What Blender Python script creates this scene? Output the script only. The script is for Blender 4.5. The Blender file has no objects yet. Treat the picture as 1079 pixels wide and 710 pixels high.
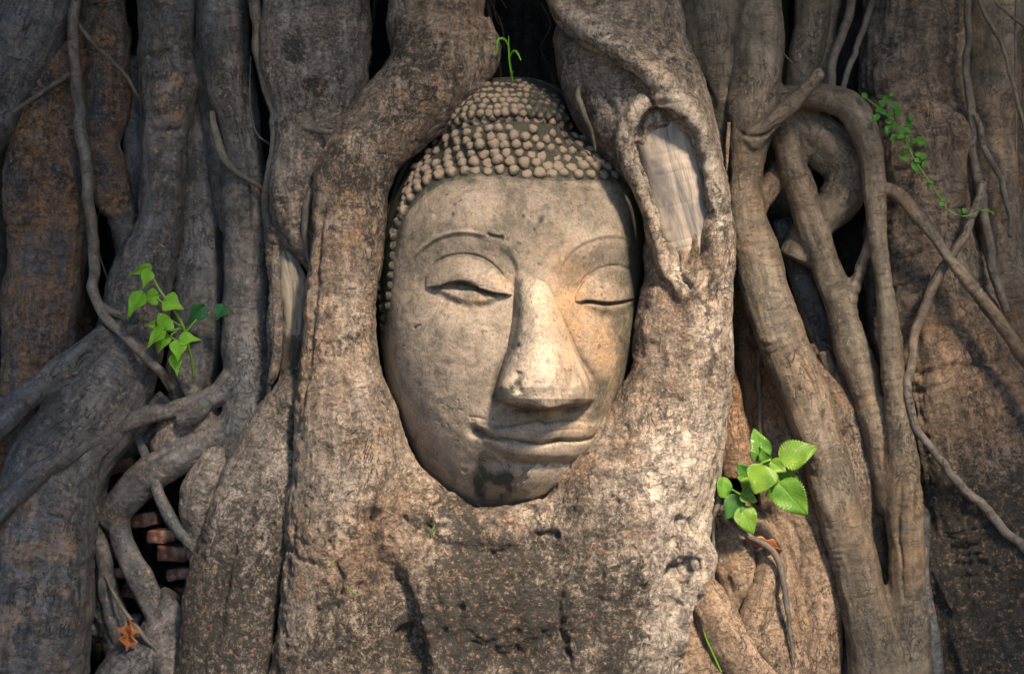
import bpy, math, random
import numpy as np
from mathutils import Vector, Matrix

# ------------------------------------------------------------------ units
S = 0.0013            # metres per modelling unit
DC = 1900.0           # camera distance (units) from the plane d = 0
ZC = 0.80             # camera height in metres
X0, Y0 = 539.5, 355.0
scene = bpy.context.scene
col = scene.collection

# ------------------------------------------------------------------ camera, sky, sun, exposure
cam_d = bpy.data.cameras.new("camera")
cam = bpy.data.objects.new("camera", cam_d); col.objects.link(cam)
cam.location = (0, -DC*S, ZC)
cam.rotation_euler = (math.radians(90), 0, 0)
cam_d.sensor_width = 36.0
cam_d.lens = 36.0*DC/1079.0
cam_d.clip_start = 0.05; cam_d.clip_end = 3000
cam_d.dof.use_dof = True
cam_d.dof.focus_distance = (DC-60)*S
cam_d.dof.aperture_fstop = 4.5
scene.camera = cam

SUN_EL, SUN_AZ = 42.0, 25.0      # azimuth: degrees to the right of the camera axis, sun in front of the tree
w = bpy.data.worlds.new("World"); scene.world = w; w.use_nodes = True
nt = w.node_tree
sky = nt.nodes.new('ShaderNodeTexSky'); sky.sky_type = 'NISHITA'; sky.sun_disc = False
sky.sun_elevation = math.radians(SUN_EL)
sky.sun_rotation = math.radians(180-SUN_AZ)
sky.altitude = 0; sky.air_density = 1.0; sky.dust_density = 0.3; sky.ozone_density = 3.0
bg = nt.nodes['Background']; bg.inputs['Strength'].default_value = 0.075
nt.links.new(sky.outputs[0], bg.inputs['Color'])
sd = bpy.data.lights.new("sun", 'SUN'); so = bpy.data.objects.new("sun", sd); col.objects.link(so)
sd.energy = 5.0; sd.angle = math.radians(9.0); sd.color = (1.0, 0.79, 0.56)
az, el = math.radians(SUN_AZ), math.radians(SUN_EL)
sdir = Vector((math.sin(az)*math.cos(el), -math.cos(az)*math.cos(el), math.sin(el)))
so.rotation_euler = sdir.to_track_quat('Z', 'Y').to_euler()
so.location = (3, -4, 4)
scene.view_settings.view_transform = 'Standard'
scene.view_settings.look = 'None'
scene.view_settings.gamma = 1.0
scene.view_settings.use_curve_mapping = False
scene.view_settings.exposure = 1.85

# ------------------------------------------------------------------ numpy helpers
def h3(ix, iy, iz, seed):
    h = (ix.astype(np.int64)*374761393 + iy.astype(np.int64)*668265263 + iz.astype(np.int64)*2147483647 + seed*974634777) & 0xffffffff
    h = ((h ^ (h >> 13))*1274126177) & 0xffffffff
    h = ((h ^ (h >> 16))*2246822519) & 0xffffffff
    return ((h ^ (h >> 15)) & 0xffff)/32767.5 - 1.0
def vn(P, seed=0):
    i = np.floor(P); f = P-i; u = f*f*f*(f*(f*6-15)+10)
    i = i.astype(np.int64)
    r = 0
    for dx in (0, 1):
        wx = u[:, 0] if dx else 1-u[:, 0]
        for dy in (0, 1):
            wy = u[:, 1] if dy else 1-u[:, 1]
            for dz in (0, 1):
                wz = u[:, 2] if dz else 1-u[:, 2]
                r = r + wx*wy*wz*h3(i[:, 0]+dx, i[:, 1]+dy, i[:, 2]+dz, seed)
    return r
def fbm(P, octv=3, seed=0):
    a, t, r = 1.0, 0.0, 0
    for k in range(octv):
        r = r + a*vn(P*(2.03**k)+k*17.3, seed+k); t += a; a *= 0.5
    return r/t
def sst(x, a, b):
    t = np.clip((x-a)/(b-a), 0, 1); return t*t*(3-2*t)
def catmull(pts, step):
    P = np.array(pts, float)
    if len(P) == 2: P = np.array([P[0], (P[0]+P[1])/2, P[1]])
    Q = np.vstack([2*P[0]-P[1], P, 2*P[-1]-P[-2]])
    out = []
    for i in range(1, len(Q)-2):
        p0, p1, p2, p3 = Q[i-1], Q[i], Q[i+1], Q[i+2]
        n = max(2, int(np.linalg.norm((p2-p1)[:3])/step))
        t = np.arange(n)[:, None]/n
        out.append(0.5*((2*p1)+(-p0+p2)*t+(2*p0-5*p1+4*p2-p3)*t*t+(-p0+3*p1-3*p2+p3)*t**3))
    out.append(P[-1:])
    return np.vstack(out)
def segdist(px, py, poly, margin=45):
    """distance to a polyline and parameter along it (0..1); far points keep a large value"""
    A = np.array(poly, float)
    m = (px > A[:, 0].min()-margin) & (px < A[:, 0].max()+margin) & (py > A[:, 1].min()-margin) & (py < A[:, 1].max()+margin)
    D = np.full(px.shape, 1e3); T = np.zeros(px.shape)
    if m.any(): D[m], T[m] = segdist_all(px[m], py[m], poly)
    return D, T
def segdist_all(px, py, poly):
    A = np.array(poly, float); best = np.full(px.shape, 1e9); par = np.zeros(px.shape)
    L = np.r_[0, np.cumsum(np.linalg.norm(np.diff(A[:, :2], axis=0), axis=1))]
    for i in range(len(A)-1):
        ax, ay = A[i, :2]; bx, by = A[i+1, :2]
        dx, dy = bx-ax, by-ay; l2 = dx*dx+dy*dy+1e-9
        t = np.clip(((px-ax)*dx+(py-ay)*dy)/l2, 0, 1)
        d = np.hypot(px-ax-t*dx, py-ay-t*dy)
        m = d < best; best[m] = d[m]; par[m] = (L[i]+t[m]*math.sqrt(l2))/L[-1]
    return best, par
def smooth_poly(poly, step=3): return catmull([(a[0], a[1], 0) for a in poly], step)[:, :2]
def inside(px, py, poly):
    A = np.array(poly, float); r = np.zeros(px.shape, bool); j = len(A)-1
    for i in range(len(A)):
        xi, yi = A[i]; xj, yj = A[j]
        if yi != yj:
            c = ((yi > py) != (yj > py)) & (px < (xj-xi)*(py-yi)/(yj-yi)+xi); r ^= c
        j = i
    return r
def to_model(px, py, d):
    f = (DC-d)/DC
    return np.stack([(px-X0)*f, -d*np.ones_like(px), (Y0-py)*f], -1)
def to_px(V):
    f = (DC+V[:, 1])/DC
    return V[:, 0]/f+X0, Y0-V[:, 2]/f
def to_world(V):
    W = np.array(V, float)*S; W[:, 2] += ZC; return W
def wpt(px, py, d):
    return Vector(to_world(to_model(np.array([float(px)]), np.array([float(py)]), np.array([float(d)])))[0])

def set_props(o, label=None, cat=None, group=None, kind=None):
    if label: o['label'] = label
    if cat: o['category'] = cat
    if group: o['group'] = group
    if kind: o['kind'] = kind
    return o
def empty(name, loc, label, cat, group=None):
    o = bpy.data.objects.new(name, None); col.objects.link(o); o.location = loc; o.empty_display_size = 0.05
    return set_props(o, label, cat, group)
def link_mesh(name, me, mat, parent=None, label=None):
    """me holds world coordinates"""
    o = bpy.data.objects.new(name, me); col.objects.link(o)
    if mat is not None:
        me.materials.clear(); me.materials.append(mat)
    if parent is not None:
        me.transform(Matrix.Translation(-parent_world(parent))); o.parent = parent
    if label: o['label'] = label
    return o
def parent_world(p):
    l = Vector(p.location)
    while p.parent is not None: p = p.parent; l = l+Vector(p.location)
    return l
def mesh_np(name, V, F, smooth=True):
    me = bpy.data.meshes.new(name)
    V = np.asarray(V, np.float32)
    if isinstance(F, np.ndarray):
        k = F.shape[1]; n = len(F)
        me.vertices.add(len(V)); me.vertices.foreach_set('co', V.ravel())
        me.loops.add(n*k); me.loops.foreach_set('vertex_index', F.astype(np.int32).ravel())
        me.polygons.add(n); me.polygons.foreach_set('loop_start', np.arange(0, n*k, k, dtype=np.int32))
        me.update(calc_edges=True)
    else:
        me.from_pydata(V.tolist(), [], F); me.update()
    if smooth: me.polygons.foreach_set('use_smooth', np.ones(len(me.polygons), bool))
    return me
def add_attr(me, name, arr, vec=False):
    a = me.attributes.new(name, 'FLOAT_VECTOR' if vec else 'FLOAT', 'POINT')
    a.data.foreach_set('vector' if vec else 'value', np.asarray(arr, np.float32).ravel())

# ------------------------------------------------------------------ tubes
def frames(C):
    T = np.gradient(C, axis=0); T /= np.linalg.norm(T, axis=1)[:, None]+1e-9
    N = np.zeros_like(T); a = np.array([0, 1, 0.]) if abs(T[0, 1]) < .9 else np.array([1., 0, 0])
    n = a-T[0]*a.dot(T[0]); n /= np.linalg.norm(n)
    for i in range(len(T)):
        n = n-T[i]*n.dot(T[i]); n /= np.linalg.norm(n)+1e-9; N[i] = n
    return T, N, np.cross(T, N)
def tube(pts, step=5, seg=None, wob=0.05, seed=0, flat=1.0):
    """pts: (px, py, d, r[, s]) -> verts, faces, centreline, radii"""
    P = catmull([p[:4] for p in pts], step)
    f = (DC-P[:, 2])/DC
    C = to_model(P[:, 0], P[:, 1], P[:, 2]); R = np.maximum(P[:, 3]*f, 0.3)
    if wob >= .05:
        sl = np.r_[0, np.cumsum(np.linalg.norm(np.diff(C, axis=0), axis=1))]
        sc = R.mean()*3.2
        R = R*(1+.10*vn(np.stack([sl/sc, sl*0+seed, sl*0], -1), 40))
        C = C+np.stack([vn(np.stack([sl/sc, sl*0+seed, sl*0], -1), 41+k_) for k_ in range(3)], -1)*(R.mean()*.07)
    T, N, B = frames(C)
    if seg is None: seg = int(np.clip(R.max()*2*math.pi/5, 10, 64))
    th = np.linspace(0, 2*math.pi, seg, endpoint=False)
    ct, st_ = np.cos(th), np.sin(th)
    V = C[:, None, :] + R[:, None, None]*(N[:, None, :]*ct[None, :, None]*flat + B[:, None, :]*st_[None, :, None])
    V = V.reshape(-1, 3)
    if wob:
        rr = np.repeat(R, seg)
        Cc = np.repeat(C, seg, axis=0)
        nz = fbm(V/np.maximum(rr.mean()*1.3, 6)[..., None] if False else V/(rr.mean()*1.4+4), 2, seed+5)
        V = Cc+(V-Cc)*(1+wob*2.2*nz)[:, None]
    n = len(C); i = np.arange(n-1)[:, None]; j = np.arange(seg)[None, :]; j2 = (j+1) % seg
    F = np.stack([i*seg+j, i*seg+j2, (i+1)*seg+j2, (i+1)*seg+j], -1).reshape(-1, 4)
    return V, F, C, R, seg
def cap_faces(n, seg, off):
    return [list(range(off+seg-1, off-1, -1)), list(range(off+(n-1)*seg, off+n*seg))]
def ext(pts):
    """carry a root that leaves the frame further up or down to the ground"""
    pts = [tuple(p) for p in pts]
    out = list(pts)
    if out[-1][1] > 705 and out[-1][1] < 900:
        x, y, d, r = out[-1]; px, py = out[-2][:2]
        dx = np.clip((x-px)/(abs(y-py)+1), -.4, .4)
        out.append((x+dx*100, y+130, d, r*1.08)); out.append((x+dx*140, 985, d, r*1.2))
    if out[0][1] < -5 and out[0][1] > -100:
        x, y, d, r = out[0]; px, py = out[1][:2]
        dx = np.clip((x-px)/(abs(y-py)+1), -.4, .4)
        out.insert(0, (x+dx*100, y-120, d, r)); out.insert(0, (x+dx*160, y-300, d, r))
    return out

def fused(name, tubes, mat, parent, label=None, vox=2.4, smooth=8, big=1.4, med=0.8, wrinkle=0.6, world_q=False,
          carve=None, stainf=None, tonef=None, seed=0, flat=1.0, crust=0.0, calm=None):
    Vs, Fs, cl = [], [], []
    off = 0
    for k, t in enumerate(tubes):
        fl = flat
        if isinstance(t, dict): fl = t.get('flat', flat); t = t['p']
        V, F, C, R, seg = tube(ext(t), seed=seed*31+k*7, flat=fl)
        Vs.append(V); Fs += (F+off).tolist(); Fs += cap_faces(len(C), seg, off); off += len(V); cl.append((C, R))
    me = bpy.data.meshes.new(name); me.from_pydata(np.vstack(Vs).tolist(), [], Fs); me.update()
    o = bpy.data.objects.new(name, me); col.objects.link(o)
    m = o.modifiers.new('r', 'REMESH'); m.mode = 'VOXEL'; m.voxel_size = vox; m.adaptivity = 0
    if smooth:
        m = o.modifiers.new('s', 'SMOOTH'); m.factor = 0.5; m.iterations = smooth
    dg = bpy.context.evaluated_depsgraph_get()
    me2 = bpy.data.meshes.new_from_object(o.evaluated_get(dg))
    bpy.data.objects.remove(o); bpy.data.meshes.remove(me)
    n = len(me2.vertices)
    V = np.empty(n*3, np.float32); me2.vertices.foreach_get('co', V); V = V.reshape(-1, 3).astype(float)
    Nn = np.empty(n*3, np.float32); me2.vertices.foreach_get('normal', Nn); Nn = Nn.reshape(-1, 3).astype(float)
    # straightened coordinates
    if world_q:
        q = V+8*np.stack([vn(V/60, 1), vn(V/60, 2), vn(V/60, 3)], -1)
        q = np.stack([q[:, 2], q[:, 0], q[:, 1]], -1)
    else:
        best = np.full(n, 1e9); q = np.zeros((n, 3))
        for k, (C, R) in enumerate(cl):
            T, N, B = frames(C); L = np.r_[0, np.cumsum(np.linalg.norm(np.diff(C, axis=0), axis=1))]
            st = 3 if len(C) > 60 else 1
            Ci, Ri, Ti, Ni, Bi, Li = C[::st], R[::st], T[::st], N[::st], B[::st], L[::st]
            for a in range(0, n, 20000):
                v = V[a:a+20000]
                D = np.sqrt(np.maximum((v*v).sum(1)[:, None]+(Ci*Ci).sum(1)[None]-2*v@Ci.T, 0))-Ri[None]
                j = D.argmin(1); dm = D[np.arange(len(v)), j]
                rel = v-Ci[j]
                s = Li[j]+(rel*Ti[j]).sum(1)
                qq = np.stack([s, (rel*Ni[j]).sum(1)+k*311, (rel*Bi[j]).sum(1)], -1)
                m = dm < best[a:a+20000]
                best[a:a+20000][m] = dm[m]; q[a:a+20000][m] = qq[m]
    crm = sst(to_px(V)[1], 480, 560)*crust+.25*crust
    disp = crm*(1.4*fbm(V/6.5, 2, seed+30)+1.2*fbm(V/15, 2, seed+31)-1.6*sst(fbm(V/11, 2, seed+32), .25, .5))+big*3.0*fbm(V/46, 2, seed+1) + med*1.7*fbm(V/15, 3, seed+2)
    # creases across the root and faint fibres along it
    ridge = 1-np.abs(vn(q/np.array([7.0, 42, 42]), seed+3))*2
    gate = sst(fbm(V/55, 2, seed+9), -0.05, 0.4)
    disp -= wrinkle*1.9*np.clip(ridge-0.45, 0, 1)*gate*2
    disp += wrinkle*0.7*vn(q/np.array([40.0, 5, 5]), seed+4)
    px, py = to_px(V)
    if calm is not None:
        cm = 0
        for pl_ in calm: cm = np.maximum(cm, np.exp(-(segdist(px, py, pl_)[0]/13)**2))
        disp *= 1-.85*cm
    front = np.clip(-Nn[:, 1]*2.0+0.2, 0, 1)
    if carve:
        for c in carve:
            poly, wd, amp = smooth_poly(c[0]), c[1], c[2]
            dd, pp = segdist(px+2.0*vn(V/9, 77), py+2.0*vn(V/9, 78), poly)
            fade = sst(pp, 0, .12)*sst(1-pp, 0, .12) if len(c) < 4 else 1
            disp += amp*np.exp(-(dd/wd)**2)*front*fade
    V = V+Nn*disp[:, None]
    st = np.zeros(n)
    tn = np.zeros(n)
    if stainf is not None: st = stainf(px, py, V)
    if tonef is not None: tn = tonef(px, py, V)
    me2.vertices.foreach_set('co', to_world(V).astype(np.float32).ravel()); me2.update()
    me2.polygons.foreach_set('use_smooth', np.ones(len(me2.polygons), bool))
    add_attr(me2, 'rootpos', q*0.01, True)
    add_attr(me2, 'stain', st); add_attr(me2, 'tone', tn)
    me2.name = name
    print('part', name, n)
    return link_mesh(name, me2, mat, parent, label)

# ------------------------------------------------------------------ materials
class NT:
    def __init__(s, name):
        s.m = bpy.data.materials.new(name); s.m.use_nodes = True; s.t = s.m.node_tree
        s.b = s.t.nodes['Principled BSDF']; s.out = s.t.nodes['Material Output']
    def n(s, ty, **kw):
        x = s.t.nodes.new(ty)
        for k, v in kw.items():
            if k in x.inputs: x.inputs[k].default_value = v
            else: setattr(x, k, v)
        return x
    def l(s, a, b): s.t.links.new(a, b)
    def attr(s, name, out='Fac'):
        a = s.n('ShaderNodeAttribute'); a.attribute_name = name; return a.outputs[out]
    def map(s, v, sc):
        m = s.n('ShaderNodeMapping'); m.inputs['Scale'].default_value = sc; s.l(v, m.inputs['Vector']); return m.outputs[0]
    def noise(s, v, scale, det=4, rough=.55, dist=0):
        x = s.n('ShaderNodeTexNoise'); x.inputs['Scale'].default_value = scale; x.inputs['Detail'].default_value = det
        x.inputs['Roughness'].default_value = rough; x.inputs['Distortion'].default_value = dist
        s.l(v, x.inputs['Vector']); return x.outputs[0]
    def ramp(s, f, stops):
        r = s.n('ShaderNodeValToRGB'); e = r.color_ramp.elements
        while len(e) < len(stops): e.new(0.5)
        for i, (p, c) in enumerate(stops):
            e[i].position = p
            e[i].color = (c, c, c, 1) if isinstance(c, (int, float)) else tuple(c)+(1,)
        s.l(f, r.inputs[0]); return r.outputs[0]
    def mix(s, f, a, b, bt='MIX'):
        x = s.n('ShaderNodeMix'); x.data_type = 'RGBA'; x.blend_type = bt
        for v, i in ((f, 0), (a, 6), (b, 7)):
            if isinstance(v, (int, float)): x.inputs[i].default_value = v
            elif isinstance(v, tuple): x.inputs[i].default_value = v+(1,)
            else: s.l(v, x.inputs[i])
        return x.outputs[2]
    def math(s, op, a, b=0.0):
        x = s.n('ShaderNodeMath'); x.operation = op
        for v, i in ((a, 0), (b, 1)):
            if isinstance(v, (int, float)): x.inputs[i].default_value = v
            else: s.l(v, x.inputs[i])
        return x.outputs[0]

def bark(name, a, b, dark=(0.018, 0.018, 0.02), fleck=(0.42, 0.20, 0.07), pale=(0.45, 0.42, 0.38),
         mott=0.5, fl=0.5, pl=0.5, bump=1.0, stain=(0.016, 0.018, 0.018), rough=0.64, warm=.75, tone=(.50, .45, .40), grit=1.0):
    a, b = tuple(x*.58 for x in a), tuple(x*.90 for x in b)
    s = NT(name)
    q = s.attr('rootpos', 'Vector')
    geo = s.n('ShaderNodeTexCoord').outputs['Object']
    fib = s.noise(s.map(q, (2.2, 14, 14)), 1.0, 6, .65, .3)         # fibres along the root
    lent = s.noise(s.map(q, (20, 6, 6)), 1.0, 6, .7, 1.2)           # short marks across the root
    blot = s.noise(geo, 13.0, 8, .72, .6)
    fine = s.noise(geo, 230.0, 6, .75)
    mid = s.noise(geo, 55.0, 9, .74, .6)
    crust = s.noise(geo, 120.0, 8, .75, 1.0)
    lfib = s.noise(s.map(q, (.7, 5, 5)), 1.0, 5, .6, .8)            # long tonal streaks
    c = s.mix(s.ramp(s.math('ADD', s.math('MULTIPLY', blot, .5), s.math('MULTIPLY', lfib, .5)), [(.40, 0.0), (.60, 1.0)]), a, b)
    c = s.mix(s.ramp(s.noise(geo, 3.6, 4, .6), [(.48, 0.0), (.62, warm)]), c, s.mix(1.0, c, (1.18, .88, .62), 'MULTIPLY'))
    skin = s.noise(s.map(q, (5.5, 3.5, 3.5)), 1.0, 4, .6, .5)
    c = s.mix(s.ramp(skin, [(.56, 0.0), (.60, .38)]), c, tuple(x*.75 for x in a))
    c = s.mix(s.ramp(s.math('ADD', s.math('MULTIPLY', s.attr('tone'), .6), s.math('SUBTRACT', blot, .5)), [(.1, 0.0), (.55, .85)]), c, tone)
    c = s.mix(s.math('MULTIPLY', s.ramp(fib, [(.35, 1.0), (.55, 0.0)]), .5), c, tuple(x*.42 for x in a))
    c = s.mix(s.math('MULTIPLY', s.ramp(lent, [(.30, 1.0), (.40, 0.0)]), .55), c, dark)
    mm = s.math('MULTIPLY', s.ramp(mid, [(.49, 0.0), (.57, 1.0)]), s.ramp(s.noise(geo, 7.0, 5, .65), [(.40, 0.0), (.56, 1.0)]))
    c = s.mix(s.math('MULTIPLY', mm, mott), c, dark)
    of = s.math('MULTIPLY', s.ramp(crust, [(.55, 0.0), (.61, 1.0)]), s.ramp(s.noise(s.map(geo, (1.3, 1, .8)), 10.0, 5, .7), [(.44, 0.0), (.60, 1.0)]))
    c = s.mix(s.math('MULTIPLY', of, fl), c, fleck)
    crk = s.ramp(s.math('ABSOLUTE', s.math('SUBTRACT', s.noise(s.map(q, (3.2, 8, 8)), 1.0, 5, .62, .9), .5)), [(.004, 1.0), (.016, 0.0)])
    crk = s.math('MULTIPLY', crk, s.ramp(s.noise(geo, 9.0, 3, .6), [(.47, 0.0), (.60, 1.0)]))
    c = s.mix(s.math('MULTIPLY', crk, .8), c, dark)
    pf = s.math('MULTIPLY', s.ramp(s.noise(geo, 150.0, 6, .75, .5), [(.57, 0.0), (.63, 1.0)]), s.ramp(s.noise(geo, 12.0, 4, .65), [(.42, 0.0), (.58, 1.0)]))
    c = s.mix(s.math('MULTIPLY', pf, pl), c, pale)
    c = s.mix(s.ramp(fine, [(.36, .95*grit), (.52, 0.0)]), c, tuple(x*.18 for x in a))
    c = s.mix(s.ramp(crust, [(.34, .75*grit), (.47, 0.0)]), c, tuple(x*.28 for x in a))
    c = s.mix(s.ramp(fine, [(.54, 0.0), (.68, .6*grit)]), c, tuple(min(.62, x*1.65) for x in b))
    st = s.attr('stain')
    sm = s.ramp(s.math('ADD', s.math('MULTIPLY', st, .235), s.noise(geo, 70.0, 10, .82, .8)), [(.545, 0.0), (.63, 1.0)])
    c = s.mix(s.math('MULTIPLY', sm, .92), c, s.mix(s.ramp(s.noise(geo, 150.0, 6, .75, .15), [(.54, 0.0), (.66, .8)]), stain, s.mix(blot, fleck, (.34, .27, .20))))
    s.l(c, s.b.inputs['Base Color'])
    s.b.inputs['Roughness'].default_value = rough
    s.b.inputs['Specular IOR Level'].default_value = 0.5
    h = s.math('ADD', s.math('MULTIPLY', fib, .5), s.math('MULTIPLY', s.ramp(lent, [(.28, 0.0), (.46, 1.0)]), .55))
    h = s.math('ADD', h, s.math('MULTIPLY', mid, 1.3))
    h = s.math('ADD', h, s.math('MULTIPLY', crust, .9*grit))
    h = s.math('ADD', s.math('SUBTRACT', h, s.math('MULTIPLY', crk, .8)), s.math('MULTIPLY', fine, .45))
    bp = s.n('ShaderNodeBump', Strength=1.0, Distance=0.0042*bump); s.l(h, bp.inputs['Height']); s.l(bp.outputs[0], s.b.inputs['Normal'])
    return s.m

M = {}
M['main'] = bark('bark_main', (0.20, 0.165, 0.14), (0.43, 0.365, 0.315), mott=.85, fl=.8, pl=.8, bump=1.1, grit=.55)
M['right'] = bark('bark_right_arm', (0.27, 0.225, 0.19), (0.46, 0.39, 0.335), mott=.6, fl=.3, pl=.8, grit=.7)
M['tan'] = bark('bark_tan', (0.33, 0.225, 0.155), (0.50, 0.365, 0.265), mott=.35, fl=.5, pl=.3, grit=.6)
M['lattice'] = bark('bark_lattice', (0.135, 0.115, 0.09), (0.25, 0.21, 0.165), mott=.25, fl=.12, pl=.45, bump=.4, grit=.15)
M['old'] = bark('bark_old_trunk', (0.16, 0.13, 0.11), (0.37, 0.305, 0.25), mott=.6, fl=.5, pl=.5, bump=1.3, grit=.4)
M['blueshade'] = bark('bark_blue_shade', (0.07, 0.085, 0.10), (0.175, 0.18, 0.198), warm=.35, tone=(.36, .23, .14), mott=.6, fl=.5, pl=.4, grit=.2, bump=.6)  # bluish cast of the shade on the left put into the bark colour
M['rust'] = bark('bark_rust', (0.15, 0.20, 0.26), (0.42, 0.23, 0.11), mott=.75, fl=.8, pl=.5, bump=1.5, grit=.6)
M['graytrunk'] = bark('bark_gray', (0.19, 0.175, 0.165), (0.37, 0.34, 0.32), warm=.4, mott=.6, fl=.4, pl=.7, grit=.7)
M['dark'] = bark('bark_gap_shade', (0.03, 0.034, 0.036), (0.065, 0.064, 0.062), mott=.6, fl=.1, pl=.15, grit=.3)  # bark darkened in its colour for the shade of the deep gaps
M['vine'] = bark('bark_vine', (0.13, 0.115, 0.105), (0.23, 0.205, 0.185), mott=.2, fl=.2, pl=.2, bump=.4, grit=.2)
M['rim'] = bark('bark_rim', (0.33, 0.235, 0.18), (0.47, 0.355, 0.28), mott=.25, fl=.4, pl=.5, bump=.6, grit=.3)

def deadwood(name, c1, c2, c3):
    s = NT(name); q = s.attr('rootpos', 'Vector')
    g = s.noise(s.map(q, (.5, 3.2, 3.2)), 1.0, 8, .66, 1.6)
    g2 = s.noise(s.map(q, (1.6, 26, 26)), 1.0, 5, .65, 1.6)
    w_ = s.noise(s.n('ShaderNodeTexCoord').outputs['Object'], 30, 5, .7)
    c = s.ramp(g, [(.38, c3), (.47, c1), (.58, c2)])
    c = s.mix(s.ramp(g2, [(.33, .5), (.40, 0.0)]), c, tuple(x*.3 for x in c1))
    c = s.mix(s.ramp(w_, [(.60, 0.0), (.68, .5)]), c, (.16, .10, .07))
    c = s.mix(s.ramp(s.math('ADD', s.math('MULTIPLY', s.attr('stain'), .4), w_), [(.66, 0.0), (.76, .9)]), c, (.03, .026, .015))
    s.l(c, s.b.inputs['Base Color']); s.b.inputs['Roughness'].default_value = .7
    bp = s.n('ShaderNodeBump', Strength=.5, Distance=.0012)
    s.l(s.math('ADD', g, s.math('MULTIPLY', g2, .6)), bp.inputs['Height']); s.l(bp.outputs[0], s.b.inputs['Normal'])
    return s.m
M['deadwood'] = deadwood('deadwood', (0.20, 0.18, 0.165), (0.33, 0.285, 0.245), (0.09, 0.095, 0.105))

# ------------------------------------------------------------------ setting
def sheet(name, fn, nx, ny, mat, kind='structure'):
    u, v = np.meshgrid(np.linspace(0, 1, nx), np.linspace(0, 1, ny)); V = fn(u.ravel(), v.ravel())
    i = np.arange(ny-1)[:, None]; j = np.arange(nx-1)[None, :]
    F = np.stack([i*nx+j, i*nx+j+1, (i+1)*nx+j+1, (i+1)*nx+j], -1).reshape(-1, 4)
    o = link_mesh(name, mesh_np(name, V, F), mat); set_props(o, kind=kind); return o
def soil():
    s = NT('soil'); g = s.n('ShaderNodeTexCoord').outputs['Object']
    n1 = s.noise(g, 6, 8, .7); s.l(s.ramp(n1, [(.35, (0.03, .022, .016)), (.65, (0.11, .08, .055))]), s.b.inputs['Base Color'])
    s.b.inputs['Roughness'].default_value = .95
    bp = s.n('ShaderNodeBump', Strength=1, Distance=.01); s.l(s.noise(g, 40, 8, .7), bp.inputs['Height']); s.l(bp.outputs[0], s.b.inputs['Normal'])
    return s.m
M['soil'] = soil()
def gfn(u, v):
    x = np.sign(u-.5)*np.abs(u*2-1)**3*60; y = np.sign(v-.5)*np.abs(v*2-1)**3*60
    P = np.stack([x*3, y*3, x*0], -1)
    return np.stack([x, y, 0.02*fbm(P, 3, 4)], -1)
sheet('ground', gfn, 121, 121, M['soil'])

# ------------------------------------------------------------------ the fig tree
tree = empty('fig_tree', (0, 0.10, 0), 'old strangler fig whose grey brown roots fill the view and wrap round the stone head', 'tree')

def main_stain(px, py, V):
    # mossy black crust below the chin and down the middle
    w1, w2 = 75*fbm(V/60, 4, 91), 75*fbm(V/60, 4, 92)
    px, py = px+w1, py+w2
    s = np.exp(-(((px-530)/100)**2+((py-650)/100)**2))*1.0
    s = np.maximum(s, .6*np.exp(-(((px-400)/90)**2+((py-680)/60)**2)))
    s = np.maximum(s, .9*np.exp(-(((px-520)/60)**2+((py-570)/26)**2)))
    s = np.maximum(s, .75*np.exp(-(((px-330)/36)**2+((py-660)/50)**2)))
    s = np.maximum(s, .6*np.exp(-(((px-400)/22)**2+((py-200)/80)**2)))
    s = np.maximum(s, .8*np.exp(-(((px-660)/40)**2+((py-660)/60)**2)))
    s = np.maximum(s, .55*np.exp(-(((px-430)/40)**2+((py-60)/45)**2)))
    return s

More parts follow.
